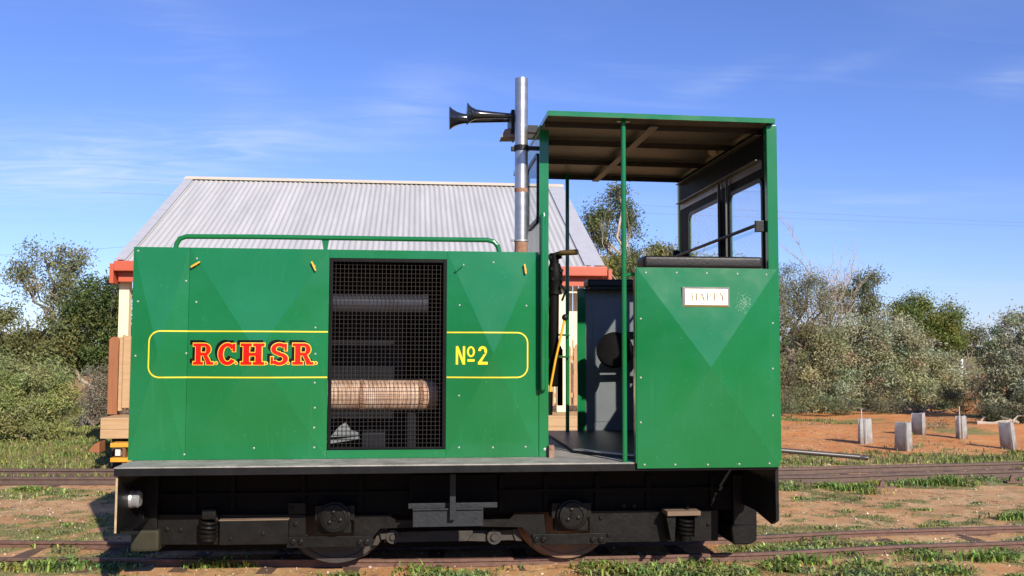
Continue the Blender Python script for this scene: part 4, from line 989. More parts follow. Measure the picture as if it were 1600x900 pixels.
# ---- railway tracks
def catmull(pts, n=10):
    out = []; pts = [pts[0] * 2 - pts[1]] + pts + [pts[-1] * 2 - pts[-2]]
    for i in range(1, len(pts) - 2):
        for k in range(n):
            t = k / n; a, b, c, d = pts[i - 1:i + 3]
            out.append(.5 * ((2 * b) + (c - a) * t + (2 * a - 5 * b + 4 * c - d) * t * t + (3 * b - a - 3 * c + d) * t ** 3))
    out.append(pts[-2]); return out
def rail_bm(path, h, wd):
    prof = [(-wd, -h), (wd, -h), (wd, -h * .88), (wd * .16, -h * .80), (wd * .16, -h * .36), (wd * .52, -h * .27), (wd * .52, -.004), (wd * .44, 0), (-wd * .44, 0), (-wd * .52, -.004), (-wd * .52, -h * .27), (-wd * .16, -h * .36), (-wd * .16, -h * .80), (-wd, -h * .88)]
    bm = B(); rings = []
    for i, p in enumerate(path):
        t = (path[min(i + 1, len(path) - 1)] - path[max(i - 1, 0)]); t.z = 0; t.normalize(); s = Vector((t.y, -t.x, 0))
        rings.append([bm.verts.new(p + s * a + Vector((0, 0, b))) for a, b in prof])
    for i in range(len(rings) - 1):
        for k in range(len(prof)): bm.faces.new((rings[i][k], rings[i][(k + 1) % len(prof)], rings[i + 1][(k + 1) % len(prof)], rings[i + 1][k]))
    bm.faces.new(rings[0]); bm.faces.new(rings[-1][::-1]); bmesh.ops.recalc_face_normals(bm, faces=bm.faces[:]); return bm
def track(label, near_px, zt, gauge, h, wd, sl_step, zs, RM=None):
    RM = RM or RAILM
    t = thing('railway_track', (0, G(near_px[2][0], near_px[2][1], zt).y + gauge / 2, -0.1), label, 'railway track')
    npth = [G(a, b, zt) for a, b in near_px]
    npth = [npth[0] + (npth[0] - npth[1]) * 3] + npth + [npth[-1] + (npth[-1] - npth[-2]) * 3]
    npth = catmull(npth); fpth = []
    for i, p in enumerate(npth):
        d = (npth[min(i + 1, len(npth) - 1)] - npth[max(i - 1, 0)]); d.z = 0; d.normalize(); fpth.append(p + Vector((-d.y, d.x, 0)) * gauge)
    fin('rail', rail_bm(npth, h, wd), RM, t); fin('rail', rail_bm(fpth, h, wd), RM, t)
    acc = 0; prev = npth[0]
    for a, b in zip(npth, fpth):
        acc += (a - prev).length; prev = a
        if acc > sl_step:
            acc = 0; c = (a + b) / 2; u = (b - a).normalized(); v = Vector((u.y, -u.x, 0)); hl = gauge * .5 + .2; j = rnd.uniform(-.03, .03)
            pts = [c + u * (-hl + j) - v * .06, c + u * (hl + j) - v * .06, c + u * (hl + j) + v * .06, c + u * (-hl + j) + v * .06]
            for q_ in pts: q_.z = zs
            bm = B(); prism(bm, pts, (0, 0, -.07)); fin('sleeper', bm, SLEEP, t)
    return t
track('near narrow gauge track of low rusty rails under the green locomotive', [(0, 871), (310, 873), (470, 873.3), (680, 873), (860, 870), (1100, 865), (1220, 861.5), (1400, 852), (1600, 845.5)], 0.0, 0.615, .075, .045, .62, -0.057)
track('second rusty railway track running behind the green locomotive', [(0, 745), (100, 745), (200, 745), (650, 746), (1220, 743.5), (1400, 739), (1600, 734)], 0.0, 0.78, .11, .055, .7, -0.093, OLDRAIL)
for i, (px, py, lab) in enumerate(((1380, 761, 'lone rusty iron fitting with upright lug standing in the grass right of the locomotive'), (1583, 753, 'rusty iron fitting at the right picture edge beside the second track'), (1247, 753, 'rusty bolt lying by the second track just right of the cab'))):
    c = G(px, py, -.09); bm = B(); box(bm, c.x - .11, c.x + .14, c.y - .05, c.y + .05, c.z - .01, c.z + .012, .003); prism(bm, [c + Vector((-.05, -.01, .012)), c + Vector((.03, -.01, .012)), c + Vector((.02, -.01, .06)), c + Vector((-.02, -.01, .085)), c + Vector((-.04, -.01, .05))], (0, .03, 0)); bolt(bm, c + Vector((.09, 0, .012)), .018, 0, (0, 0, 1))
    tag(fin('rail_fitting', bm, RAILM, origin=c), lab, 'iron fitting', 'rusty rail fittings on the ground')

# ---- station building
YEV, YRG = 13.8, 18.2
xl_, xr_ = X(179, 410, YEV), X(944, 415, YEV)
YRG = min((abs(X(292, 285, y_ / 100) - xl_), y_ / 100) for y_ in range(1500, 2200, 5))[1]
zev = Z(500, 411, YEV); zrg = Z(590, 284.5, YRG)
bld = thing('station_building', ((xl_ + xr_) / 2, 16.5, .6), 'cream station building with pale corrugated iron gable roof and red gutter', 'building')
def bpart(name, bm, M, parent=None, smooth=False): return fin(name, bm, M, parent or bld, smooth=smooth)
bm = B(); pit = .0905; amp = .0095; nc = int((xr_ - xl_ - .29) / pit); xs0 = xl_ + .11; rows = []
sl = Vector((0, YRG - YEV, zrg - zev)).normalized(); nn = Vector((0, -sl.z, sl.y))
for side in (0, 1):
    pa, pb = [], []
    for k in range(nc * 8 + 1):
        xk = xs0 + k * pit / 8; a = amp * math.cos(2 * math.pi * k / 8)
        n_ = nn if not side else Vector((0, sl.z, sl.y))
        ye_ = YEV if not side else 2 * YRG - YEV
        pa.append(bm.verts.new(Vector((xk, ye_, zev)) + n_ * a)); pb.append(bm.verts.new(Vector((xk, YRG, zrg)) + n_ * a))
    for k in range(len(pa) - 1): bm.faces.new((pa[k], pa[k + 1], pb[k + 1], pb[k]) if not side else (pb[k], pb[k + 1], pa[k + 1], pa[k]))
roof_b = bpart('roof', bm, IRON, smooth=False)
for p_ in roof_b.data.polygons: p_.use_smooth = True
bm = B()
for x0, x1 in ((xl_, xl_ + .15), (xr_ - .30, xr_)):
    bm = B()
    for s in (0, 1):
        ye_ = YEV if not s else 2 * YRG - YEV; n_ = nn if not s else Vector((0, sl.z, sl.y))
        a = Vector((x0, ye_, zev)) + n_ * .014; b = Vector((x0, YRG, zrg)) + n_ * .014
        prism(bm, [a, a + Vector((x1 - x0, 0, 0)), b + Vector((x1 - x0, 0, 0)), b], n_ * .012)
    bpart('roof_flashing', bm, FLASH, roof_b)
bm = B(); prism(bm, [(xl_ - .02, YRG - .17, zrg - .075 + .028), (xl_ - .02, YRG, zrg + .035), (xl_ - .02, YRG + .17, zrg - .047), (xl_ - .02, YRG, zrg + .01)], (xr_ - xl_ + .04, 0, 0)); bpart('ridge_cap', bm, RIDGE, roof_b)
bm = B(); box(bm, xl_ + .03, xr_ + .02, YEV - .14, YEV - .005, zev - .155, zev - .012, .012); box(bm, xl_ + .06, xr_ - .02, YEV - .002, YEV + .03, zev - .30, zev - .03, .004)
for x in (xl_ - .03, xr_ + .04):
    box(bm, x, x + .055, YEV - .12, YEV + .2, zev - .33, zev - .05, .004)
bpart('gutter', bm, REDP)
for x, s in ((xl_ + .02, 1), (xr_ - .05, 1)):
    bm = B(); prism(bm, [(x, YEV, zev - .18), (x, YEV, zev - .02), (x, YRG, zrg - .02), (x, 2 * YRG - YEV, zev - .02), (x, 2 * YRG - YEV, zev - .18), (x, YRG, zrg - .2)], (.03, 0, 0))
    bpart('barge_board', bm, REDP)
yw0, yw1 = 16.2, 2 * YRG - YEV - .5; zdk = Z(185, 650, 13.6)
bm = B(); box(bm, xl_ + .3, xr_ - .3, yw0, yw1, zdk + .005, zev + .28, 0)
for x in (xl_ + .3, xr_ - .31):
    prism(bm, [(x, yw0 + .001, zev + .28), (x, yw1 - .001, zev + .28), (x, YRG, zrg - .22)], (.01, 0, 0))
bpart('wall', bm, CREAM)
bm = B(); box(bm, xl_ + .1, xr_ - .1, YEV + .05, yw0 - .002, zev - .02, zev, 0); bpart('soffit', bm, mat('soffit_brown', (.10, .05, .03), .7, var=.2))
for px in (195, 480, 700, 876, 940):
    bm = B(); x = X(px, 500, YEV + .25); box(bm, x - .07, x + .07, YEV + .18, YEV + .32, zdk + .004, zev - .03, .006); bpart('veranda_post', bm, CREAM)
for xc_, wd_ in ((X(560, 500, yw0), 1.0), (X(330, 500, yw0), .8)):
    bm = B(); box(bm, xc_ - wd_ / 2, xc_ + wd_ / 2, yw0 - .05, yw0 - .002, zdk + .9, zdk + 2.0, .006); w_ = bpart('window', bm, REDP)
    bm = B(); box(bm, xc_ - wd_ / 2 + .06, xc_ + wd_ / 2 - .06, yw0 - .058, yw0 - .0505, zdk + .96, zdk + 1.94); bpart('window_pane', bm, mat('dark_pane', (.02, .025, .03), .08), w_)
# cream screen boards seen through the cab doorway
for k in range(9):
    bm = B(); x = X(868 + k * 9.2, 500, YEV + .62); box(bm, x, x + .078, YEV + .60, YEV + .625, zdk + .006, zdk + 1.95 + .02 * (k % 2), .003)
    bpart('screen_board', bm, CREAM)
# ---- timber deck with pickets
dk = thing('timber_deck', (-2, 13.6, -.1), 'raised pale timber deck with picket railing, rounded post and yellow steps', 'deck')
bm = B(); xd0, xd1 = X(157, 660, 13.25), 3.2; yd0 = 13.25
zd1 = zdk
for k in range(20):
    y = yd0 + .001 + k * .142; box(bm, xd0, xd1, y, y + .137, zd1 - .03, zd1, .004)
fin('deck_boards', bm, PALET, dk)
bm = B(); zf_ = zd1 - .032
for k, hh in enumerate((.125, .125)):
    box(bm, xd0, xd1, yd0, yd0 + .035, zf_ - hh + .003, zf_, .004); box(bm, xd0, xd0 + .035, yd0 + .036, 16.0, zf_ - hh + .003, zf_, .004); zf_ -= hh
fin('deck_fascia', bm, PALET, dk)
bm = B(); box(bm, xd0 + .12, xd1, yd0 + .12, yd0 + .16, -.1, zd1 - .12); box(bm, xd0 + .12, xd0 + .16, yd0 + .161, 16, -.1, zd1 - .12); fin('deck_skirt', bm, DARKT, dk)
def picket(bm, x, y, w, d, h, pointed=True):
    z0 = zd1 + .10; z1 = zd1 + h
    pts = [(x - w / 2, y, z0), (x + w / 2, y, z0), (x + w / 2, y, z1 - .06), (x + w * .33, y, z1 - .045), (x + w * .2, y, z1 - .01), (x, y, z1), (x - w * .2, y, z1 - .01), (x - w * .33, y, z1 - .045), (x - w / 2, y, z1 - .06)]
    prism(bm, pts, (0, d, 0))
bm = B(); xpk = X(189, 600, 13.8)
for k in range(9): box(bm, xpk - .01 + .030 * (k % 4) , xpk + .012 + .030 * (k % 4), 13.83 + k * .16, 13.83 + k * .16 + .08, zd1 + .06, zd1 + 1.13 - .02 * (k % 2), .004)
box(bm, xpk + .02, xpk + .12, 13.80, 13.82, zd1 + .10, zd1 + 1.12, .004); box(bm, xpk - .03, xpk + .015, 13.78, 13.80, zd1 + .06, zd1 + 1.10, .004); box(bm, xpk + .125, xpk + .17, 13.78, 13.80, zd1 + .08, zd1 + 1.11, .004)
fin('picket_railing', bm, PALET, dk)
bm = B(); yp_ = 13.98
for px in range(862, 1010, 13): picket(bm, X(px, 600, yp_), yp_, .085, .02, 1.02 + rnd.uniform(-.02, .02))
box(bm, X(855, 600, yp_), xd1 - .1, yp_ + .021, yp_ + .06, zd1 + .22, zd1 + .29, .004); box(bm, X(855, 600, yp_), xd1 - .1, yp_ + .021, yp_ + .06, zd1 + .78, zd1 + .85, .004)
fin('picket_railing', bm, TIMB, dk)
bm = B(); a, b = X(168.5, 590, 13.85), X(184, 590, 13.85); zt_ = Z(176, 526, 13.85)
pts = [(a, 13.85, zd1 + .002), (b, 13.85, zd1 + .002)] + [((a + b) / 2 + (b - a) / 2 * math.cos(R(t)), 13.85, zt_ - .06 + .06 * math.sin(R(t))) for t in range(0, 181, 20)]
prism(bm, pts, (0, .12, 0), 0, .006); fin('rounded_post', bm, BRTIM, dk)
bm = B(); yst = 12.95
for py in (695.5, 718.5):
    a, b, t = X(172, py, yst), X(187.5, py, yst), Z(180, py - 3, yst); box(bm, a, b + .35, yst, yst + .22, t - .055, t, .006)
steps = fin('yellow_step', bm, YSTEP, dk)
bm = B(); box(bm, X(188, 700, yst) + .02, X(188, 700, yst) + .06, yst + .02, yst + .20, -.1, .27, .004); fin('step_side', bm, mat('brown_step', (.16, .075, .025), .7, var=.2), steps)
bm = B(); box(bm, X(178, 708, yst), X(186, 708, yst), yst + .05, yst + .15, Z(180, 713, yst), Z(180, 703, yst), .004); fin('white_block', bm, CONC, dk)
c = G(147, 712, -.1); bm = B(); prism(bm, [P(137, 706, 13.0), P(155, 708, 13.0), P(155, 690, 13.0), P(147, 694, 13.0)], (0, .25, 0), 0, .005)
tag(fin('sleeper_offcut', bm, BRTIM, origin=(c.x, 13.0, -.1)), 'pointed brown timber offcut lying left of the yellow steps', 'timber')

# ---- tree guards
def guard(px, pyt, pyb, w, label, rot, stake=True, tilt=0.0):
    c = G(px, pyb, -.1); c.z = gz(c.x, c.y) - .01; Y = c.y; h = Z(px, pyt, Y) - c.z; wd = w / F * Y
    t = thing('tree_guard', c, label, 'tree guard', 'plastic tree guards on red soil')
    bm = B(); r_ = wd * .53; n = 3; cs_ = [c + Vector((math.cos(R(rot + 120 * k)), math.sin(R(rot + 120 * k)), 0)) * r_ for k in range(3)]
    for k in range(3):                      # three thin sheets folded round the stakes, each with its own ragged top
        a, b = cs_[k], cs_[(k + 1) % 3]; u = (b - a).normalized(); nn_ = Vector((u.y, -u.x, 0)) * (.006 + .004 * k)
        a = a - u * rnd.uniform(.01, .03); b = b + u * rnd.uniform(.0, .05); tp = []
        for q_ in range(7): 
            f_ = q_ / 6; p_ = a.lerp(b, f_); mid = 1 - .10 * (1 if abs(f_ - .5) > .3 else .9)
            tp.append((p_, h * (1 + rnd.uniform(-.008, .008) + .03 * (k - 1) * (f_ - .5))))
        lo = [bm.verts.new(p_ + nn_) for i_, (p_, z_) in enumerate(tp)]
        hi = [bm.verts.new(c.lerp(p_, .90) + nn_ + Vector((tilt * h, 0, z_))) for i_, (p_, z_) in enumerate(tp)]
        for i_ in range(6): bm.faces.new((lo[i_], lo[i_ + 1], hi[i_ + 1], hi[i_]))
    ext = bmesh.ops.solidify(bm, geom=bm.faces[:], thickness=.004)
    fin('sleeve', bm, GUARD, t)
    bm = B(); d = Vector((math.cos(R(rot)), math.sin(R(rot)), 0)) * (r_ * .72)
    ex_ = .18 if stake else .02
    tube(bm, [c + d, c + d + Vector((tilt * h, 0, h + ex_))], .011, 6); d2 = Vector((math.cos(R(rot + 120)), math.sin(R(rot + 120)), 0)) * (r_ * .8); tube(bm, [c + d2, c + d2 + Vector((tilt * h, 0, h + .02))], .010, 6)
    an = R(262); d3 = Vector((math.cos(an), math.sin(an), 0)) * r_ * .93; tube(bm, [c + d3, c + d3 * .93 + Vector((tilt * h, 0, h * 1.02))], .009, 6)
    fin('stake', bm, STAKE, t)
guard(1350, 654, 693, 22, 'wide flat grey tree guard with stake, leftmost on the red soil', 222, True)
guard(1414, 660, 705, 26, 'grey two-sided tree guard standing nearest the track, second from left', 252, False)
guard(1438, 646, 684, 20, 'shaded grey tree guard standing behind the others near the bushes', 258, False)
guard(1502, 650, 691, 15, 'narrow tapering tree guard with tall thin stake', 228, True, -.02)
guard(1579, 660, 706, 23, 'leaning grey tree guard at the far right beside dark shrubs', 255, False, -.10)
guard(130, 633, 668, 17, 'small pale tree guard in front of bushes left of the deck', 265, True)
# ================================================================== VEGETATION
def branch_tube(bm, a, b, r0, r1, wob=.08, seg=6, n=5):
    a, b = Vector(a), Vector(b); ln_ = (b - a).length; pts = []
    for i in range(n + 1):
        t = i / n; o = Vector((rnd.gauss(0, 1), rnd.gauss(0, 1), rnd.gauss(0, .5))) * wob * ln_ * math.sin(math.pi * t) * .6
        pts.append(a.lerp(b, t) + o)
    tube(bm, pts, [r0 + (r1 - r0) * i / n for i in range(n + 1)], seg); return pts
def crown_pts(blobs, Y, dens, rc, depth=.9, hollow=.55):
    """leaf-clump centres in image-space ellipses taken to depth Y."""
    out = []
    for (px, py, rx, ry) in blobs:
        c = P(px, py, Y); ax, az = rx / F * Y, ry / F * Y; ay = max(.35, depth * (ax + az) / 2)
        n = max(4, int(dens * (ax * az * ay) ** (2 / 3)))
        d = unit(rng.normal(size=(n, 3))); r_ = rng.uniform(hollow ** 3, 1, n) ** (1 / 3)
        r_ *= 1 + rng.normal(0, .08, n)
        out.append((c, np.array(c)[None] + d * r_[:, None] * np.array([ax, ay, az])))
    return out
def tree(name, label, cat, base_px, Y, blobs, leafL, leafW, col, dens=60, per=40, rc=.20, var=.30, droop=.3, hue=.10, bark=None, rtrunk=.09, group=None, hollow=.55, twigs=.35, stems=1, dry=0.0):
    bx, by = base_px
    if stems == 3 and name.endswith('bush'): blobs = blobs + [(bx - 22, by - 16, 24, 18), (bx + 20, by - 15, 24, 17)]
    b0 = P(bx, by, Y); b0.z = gz(b0.x, b0.y) - .03
    t = thing(name, b0, label, cat, group)
    cl = crown_pts(blobs, Y, dens, rc, hollow=hollow)
    bm = B(); allc = np.concatenate([c for _, c in cl]); allc = allc[allc[:, 2] > gz(b0.x, b0.y) + .05]
    if stems == 1:
        top = Vector(np.mean(allc, 0)); fork = b0.lerp(top, .55); branch_tube(bm, b0, fork, rtrunk, rtrunk * .7, .10, 8)
    for i, (c, pts) in enumerate(cl):
        st = fork if stems == 1 else b0 + Vector((rnd.uniform(-.25, .25), rnd.uniform(-.2, .2), 0))
        pp = branch_tube(bm, st, c, rtrunk * .6, rtrunk * .22, .14, 6)
        for k in range(int(len(pts) * twigs)):
            e = Vector(pts[rnd.randrange(len(pts))]); branch_tube(bm, pp[rnd.randrange(2, len(pp))], e, rtrunk * .2, rtrunk * .05, .12, 4, 3)
    fin('trunk', bm, bark or BARK, t, smooth=True)
    leafL *= .62; leafW *= .74; per = int(per * 5.2); twigs *= .3; var *= .6; n = len(allc); N = n * per
    rcs = np.repeat(rc * 1.08 * rng.uniform(.6, 1.3, n), per)[:, None]
    pos = np.repeat(allc, per, 0) + rng.normal(size=(N, 3)) * rcs * np.array([.6, .6, .48])
    ct = np.exp(rng.normal(0, var * .6, (n, 1))) * (1 + rng.normal(0, hue, (n, 3)) * np.array([1, .4, 1]))
    cc = np.array(col)[None] * 1.8 * np.repeat(ct, per, 0) * np.exp(rng.normal(0, var * .7, (N, 1)))
    if dry:
        k = rng.uniform(size=N) < dry; cc[k] = np.array([.24, .19, .13]) * rng.uniform(.6, 1.2, (k.sum(), 1))
    keep = pos[:, 2] > -.08
    v, f, c4 = leaves(pos[keep], leafL, leafW * 1.35, np.clip(cc[keep], .008, .6), droop)
    me = quad_mesh('crown', v - np.array(b0), f, LEAF, c4); o = bpy.data.objects.new('crown', me); COL.objects.link(o); o.parent = t
    return t
def bare_tree(label, base_px, Y, top_py, spread, n0=5, r0=.05, bark=None):
    b0 = P(base_px[0], base_px[1], Y); b0.z = gz(b0.x, b0.y) - .03; t = thing('bare_tree', b0, label, 'tree'); bm = B()
    H = Z(base_px[0], top_py, Y) - b0.z
    def rec(p, d, ln_, r_, dep):
        q_ = p + d * ln_; pts = branch_tube(bm, p, q_, r_, r_ * .62, .10, 5 if dep < 2 else 4, 4)
        if dep >= 4: return
        for k in range(rnd.choice((2, 3, 3))):
            nd = (d + Vector((rnd.gauss(0, .34), rnd.gauss(0, .34), rnd.uniform(.0, .30)))).normalized()
            rec(pts[rnd.choice((2, 3, 4, 4))], nd, ln_ * rnd.uniform(.5, .78), r_ * .55, dep + 1)
    for k in range(n0):
        rec(b0, Vector((rnd.gauss(0, spread), rnd.gauss(0, spread), 1)).normalized(), H * rnd.uniform(.36, .47), r0, 0)
    fin('trunk', bm, bark or PALEBARK, t); return t
GT = (.125, .13, .068)      # grey green gum
SILV = (.200, .208, .125)     # silvery saltbush
OLIV = (.105, .108, .042)
DARK = (.060, .080, .024)
LIME = (.085, .115, .028)
# left side
tree('gum_tree', 'tall sparse grey-green gum tree rising above the left bushes', 'tree', (112, 640), 24, [(70, 398, 26, 18), (100, 412, 22, 20), (45, 422, 22, 22), (88, 440, 30, 22), (58, 455, 26, 18), (28, 434, 12, 10), (112, 430, 12, 22), (95, 470, 24, 16), (118, 400, 8, 14)], .15, .035, GT, 30, 26, .26, .32, .6, rtrunk=.07, group='trees left of the station', hollow=.3)
tree('dense_tree', 'dense dark green tree behind the deck at left', 'tree', (150, 640), 22.5, [(150, 470, 34, 38), (178, 500, 26, 66), (125, 500, 30, 40), (160, 540, 40, 46), (115, 545, 30, 40), (185, 560, 22, 60)], .13, .035, DARK, 60, 46, .22, .35, .3, rtrunk=.13, group='trees left of the station')
tree('dense_tree', 'olive bush-like tree at the left picture edge, below the gum', 'tree', (30, 650), 22, [(18, 520, 30, 34), (52, 540, 34, 36), (85, 530, 26, 34), (10, 560, 40, 40), (75, 570, 34, 40), (-30, 540, 40, 50), (-70, 560, 40, 60)], .13, .035, OLIV, 55, 42, .22, .35, .3, group='trees left of the station')
tree('round_bush', 'large rounded bright olive bush in front at far left', 'bush', (48, 692), 17.2, [(50, 628, 58, 56), (15, 640, 40, 50), (88, 648, 34, 44), (40, 600, 40, 34), (0, 620, 44, 54), (-45, 640, 40, 50)], .12, .016, (.17, .19, .075), 85, 60, .17, .30, -.1, rtrunk=.05, stems=3)
tree('dry_bush', 'grey-brown twiggy bush beside the deck at left', 'bush', (150, 655), 20.5, [(150, 605, 24, 34), (168, 625, 18, 28), (132, 600, 14, 22), (178, 590, 14, 40)], .09, .014, (.17, .155, .11), 70, 34, .18, .3, .1, rtrunk=.05, stems=3, dry=.4, twigs=.9)
# behind the station and cab
tree('gum_tree', 'gum tree with pale limbs right of the station roof', 'tree', (975, 560), 27, [(958, 326, 18, 18), (938, 350, 22, 24), (975, 335, 16, 20), (948, 375, 20, 14), (986, 360, 8, 34), (988, 395, 8, 24), (925, 345, 8, 14), (965, 300, 0.1, 0.1)], .15, .036, (.075, .088, .034), 50, 40, .25, .4, .5, rtrunk=.12, hollow=.25, bark=PALEBARK)
tree('dense_tree', 'yellow-green bushy tree behind the cab doorway', 'tree', (985, 600), 25, [(965, 415, 24, 22), (1000, 410, 30, 22), (1035, 405, 30, 18), (960, 440, 30, 30), (1010, 445, 50, 40), (1050, 400, 16, 14), (1085, 420, 30, 26), (1030, 390, 12, 10), (1130, 425, 40, 24)], .14, .034, (.105, .115, .034), 50, 40, .24, .35, .3, rtrunk=.1)
bare_tree('bare twiggy tree seen through the open cab', (1018, 600), 24.5, 335, .12, 5, .035)
# right side
tree('dense_tree', 'olive-brown feathery tree just right of the cab', 'tree', (1235, 640), 24, [(1236, 440, 24, 28), (1262, 455, 28, 30), (1225, 480, 26, 44), (1262, 500, 34, 44), (1230, 550, 34, 50), (1290, 480, 16, 34), (1195, 470, 30, 60), (1240, 610, 30, 34)], .12, .020, (.115, .122, .062), 50, 38, .24, .32, .2, group='trees right of the cab', dry=.15)
bare_tree('leafless pale tree standing above the bushes right of the cab', (1290, 640), 26, 366, .13, 6, .05)
tree('gum_tree', 'small grey gum with dark trunk behind the silver bushes', 'tree', (1340, 640), 27, [(1355, 438, 20, 16), (1330, 452, 24, 18), (1360, 460, 16, 22), (1318, 470, 20, 20), (1345, 485, 34, 26)], .15, .035, (.095, .105, .055), 45, 34, .24, .3, .4, group='trees right of the cab', hollow=.3)
tree('dense_tree', 'rounded dark green tree rising behind the silver bushes', 'tree', (1455, 640), 32, [(1425, 482, 32, 22), (1450, 490, 36, 28), (1480, 500, 26, 28), (1493, 520, 16, 30), (1410, 500, 26, 30), (1470, 540, 36, 34), (1430, 530, 34, 30)], .16, .04, (.095, .115, .03), 42, 44, .30, .35, .3, group='trees right of the cab')
SB = 'silver-leaved bushes along the edge of the red soil'
tree('silver_bush', 'tallest silver-leaved bush with rounded top', 'bush', (1345, 645), 25, [(1340, 535, 44, 44), (1385, 530, 44, 40), (1320, 590, 40, 50), (1375, 590, 44, 52), (1420, 555, 36, 42)], .15, .034, SILV, 55, 46, .25, .42, .2, group=SB, rtrunk=.07, stems=3)
tree('silver_bush', 'silver-leaved bush with pale flecks, nearest the cab', 'bush', (1265, 645), 24.2, [(1275, 545, 30, 40), (1262, 590, 36, 50), (1296, 600, 30, 44), (1300, 555, 26, 36)], .15, .034, (.188, .196, .112), 55, 44, .24, .42, .2, group=SB, rtrunk=.07, stems=3)
tree('silver_bush', 'silver-leaved bush, lowest and rightmost of the main clump', 'bush', (1450, 645), 25.5, [(1440, 580, 38, 40), (1475, 590, 30, 40), (1425, 605, 40, 38), (1490, 615, 22, 28)], .15, .032, (.192, .204, .118), 55, 44, .24, .42, .2, group=SB, rtrunk=.06, stems=3)
tree('silver_bush', 'silver-leaved bush cut by the right picture edge', 'bush', (1595, 660), 20.5, [(1595, 520, 30, 40), (1572, 560, 26, 36), (1600, 580, 40, 60), (1640, 560, 50, 70), (1575, 610, 34, 40)], .14, .030, (.185, .195, .125), 60, 46, .22, .42, .2, rtrunk=.07, stems=3)
tree('dark_shrub', 'dark green shrub in front of the bush at the right edge', 'shrub', (1572, 672), 19.5, [(1560, 645, 30, 24), (1590, 660, 28, 24), (1540, 655, 22, 18), (1620, 640, 34, 34)], .10, .018, (.055, .062, .032), 70, 46, .17, .35, .1, rtrunk=.04, stems=3)
tree('dark_shrub', 'low dark shrub by the narrow tree guard', 'shrub', (1520, 680), 18.5, [(1522, 668, 20, 11), (1540, 672, 16, 9)], .08, .014, (.075, .080, .045), 80, 40, .12, .35, .1, rtrunk=.025, stems=3)
tree('dark_shrub', 'thin grey shrub between the grey tree guards', 'shrub', (1463, 683), 18.2, [(1462, 664, 16, 14), (1476, 670, 10, 10)], .07, .012, (.10, .10, .065), 60, 22, .14, .3, .1, rtrunk=.02, stems=3, twigs=.8)
for i, (px, py, rx, ry, lab) in enumerate(((1232, 625, 26, 22, 'low olive scrub beside the cab edge under the trees'), (1310, 633, 40, 14, 'low wispy scrub at the foot of the silver bushes'), (1400, 632, 44, 14, 'low scrub under the tallest silver bush'), (1490, 625, 36, 18, 'grey-green scrub below the gap in the bushes'), (1535, 615, 30, 26, 'wispy scrub filling the gap left of the right edge bush'), (1520, 590, 24, 20, 'farther hazy scrub in the gap below the white post'), (1548, 640, 30, 22, 'olive scrub at the foot of the right edge bush, left of the dark shrub'))):
    tree('low_scrub', lab, 'scrub', (px, py + ry), 23.0 if i < 5 else 30, [(px - rx * .4, py, rx * .6, ry), (px + rx * .4, py + 2, rx * .6, ry * .9)], .11, .014, ((.10, .105, .055), (.085, .095, .05), (.12, .12, .07))[i % 3], 80, 40, .18, .32, -.3, rtrunk=.03, stems=3, group='low scrub along the bush line')
tree('slender_tree', 'slender small tree showing in the gap at right', 'tree', (1512, 580), 42, [(1516, 520, 13, 12), (1508, 530, 9, 8), (1522, 532, 8, 7)], .2, .05, (.10, .11, .06), 36, 26, .3, .3, .3, rtrunk=.07, hollow=.3)
tree('slender_tree', 'round-headed tree left of the right edge bush, beyond the gap', 'tree', (1556, 600), 38, [(1556, 525, 12, 16), (1550, 548, 14, 20), (1566, 545, 14, 24), (1552, 575, 20, 22)], .2, .05, (.085, .10, .05), 36, 36, .3, .3, .3, rtrunk=.09)
# far tree line, continuous
bl = []; rr_ = random.Random(3)
vs.clear()
for k in range(120):
    x = -260 + k * 5.2 + rr_.uniform(-3, 3); yy = 210 + rr_.uniform(-20, 30); h = rr_.uniform(2.0, 5.5)
    n = 160; d = unit(rng.normal(size=(n, 3))); c = np.array([x, yy, h * .5])[None] + d * np.array([4.5, 4, h * .55])
    push(leaves(c, 1.6, .8, np.clip(np.array([.055, .07, .035])[None] * np.exp(rng.normal(0, .3, (n, 1))) * np.ones((1, 3)), .01, .4)))
flush('distant_trees', 'far line of dark trees along the horizon', 'trees', LEAF)
bm = B(); c = P(1503, 588, 33); tube(bm, [(c.x, c.y, gz(c.x, c.y) - .02), (c.x, c.y, Z(1503, 561, 33))], .055, 8); tag(fin('marker_post', bm, mat('white_post', (.75, .75, .72), .5, var=.1), origin=(c.x, c.y, -.1)), 'thin white marker post standing in the gap at right', 'post')
# fallen branches at the foot of the bushes
for i, (px, py, ln_, lab) in enumerate(((1385, 641, 1.5, 'pale fallen branch below the tallest silver bush'), (1290, 642, 1.3, 'fallen grey branch lying left under the bush line'), (1560, 668, 1.0, 'forked dead branch by the dark shrub at right'), (1450, 644, 1.2, 'thin pale stick on the red soil behind the tree guards'))):
    c = G(px, py, -.06); c.z = gz(c.x, c.y); bm = B()
    for k in range(4):
        a = c + Vector((rnd.uniform(-.5, .5) * ln_, rnd.uniform(-.2, .2), .02)); branch_tube(bm, a, a + Vector((rnd.uniform(-.6, .6) * ln_, rnd.uniform(-.3, .3), rnd.uniform(.05, .22))), .03, .01, .15, 6)
    branch_tube(bm, c + Vector((-ln_ * .5, 0, .03)), c + Vector((ln_ * .5, .1, .06)), .045, .02, .1, 6)
    tag(fin('fallen_branch', bm, PALEBARK, origin=c), lab, 'branch', 'dead branches under the bushes')
bm = B(); a = P(135, 560, 21.5); branch_tube(bm, P(114, 575, 22.3), P(146, 612, 22.2), .05, .045, .1, 8); branch_tube(bm, P(146, 612, 22.2), P(150, 655, 22.1), .06, .075, .06, 8); branch_tube(bm, P(146, 612, 22.2), P(168, 640, 22.0), .04, .03, .1, 8)
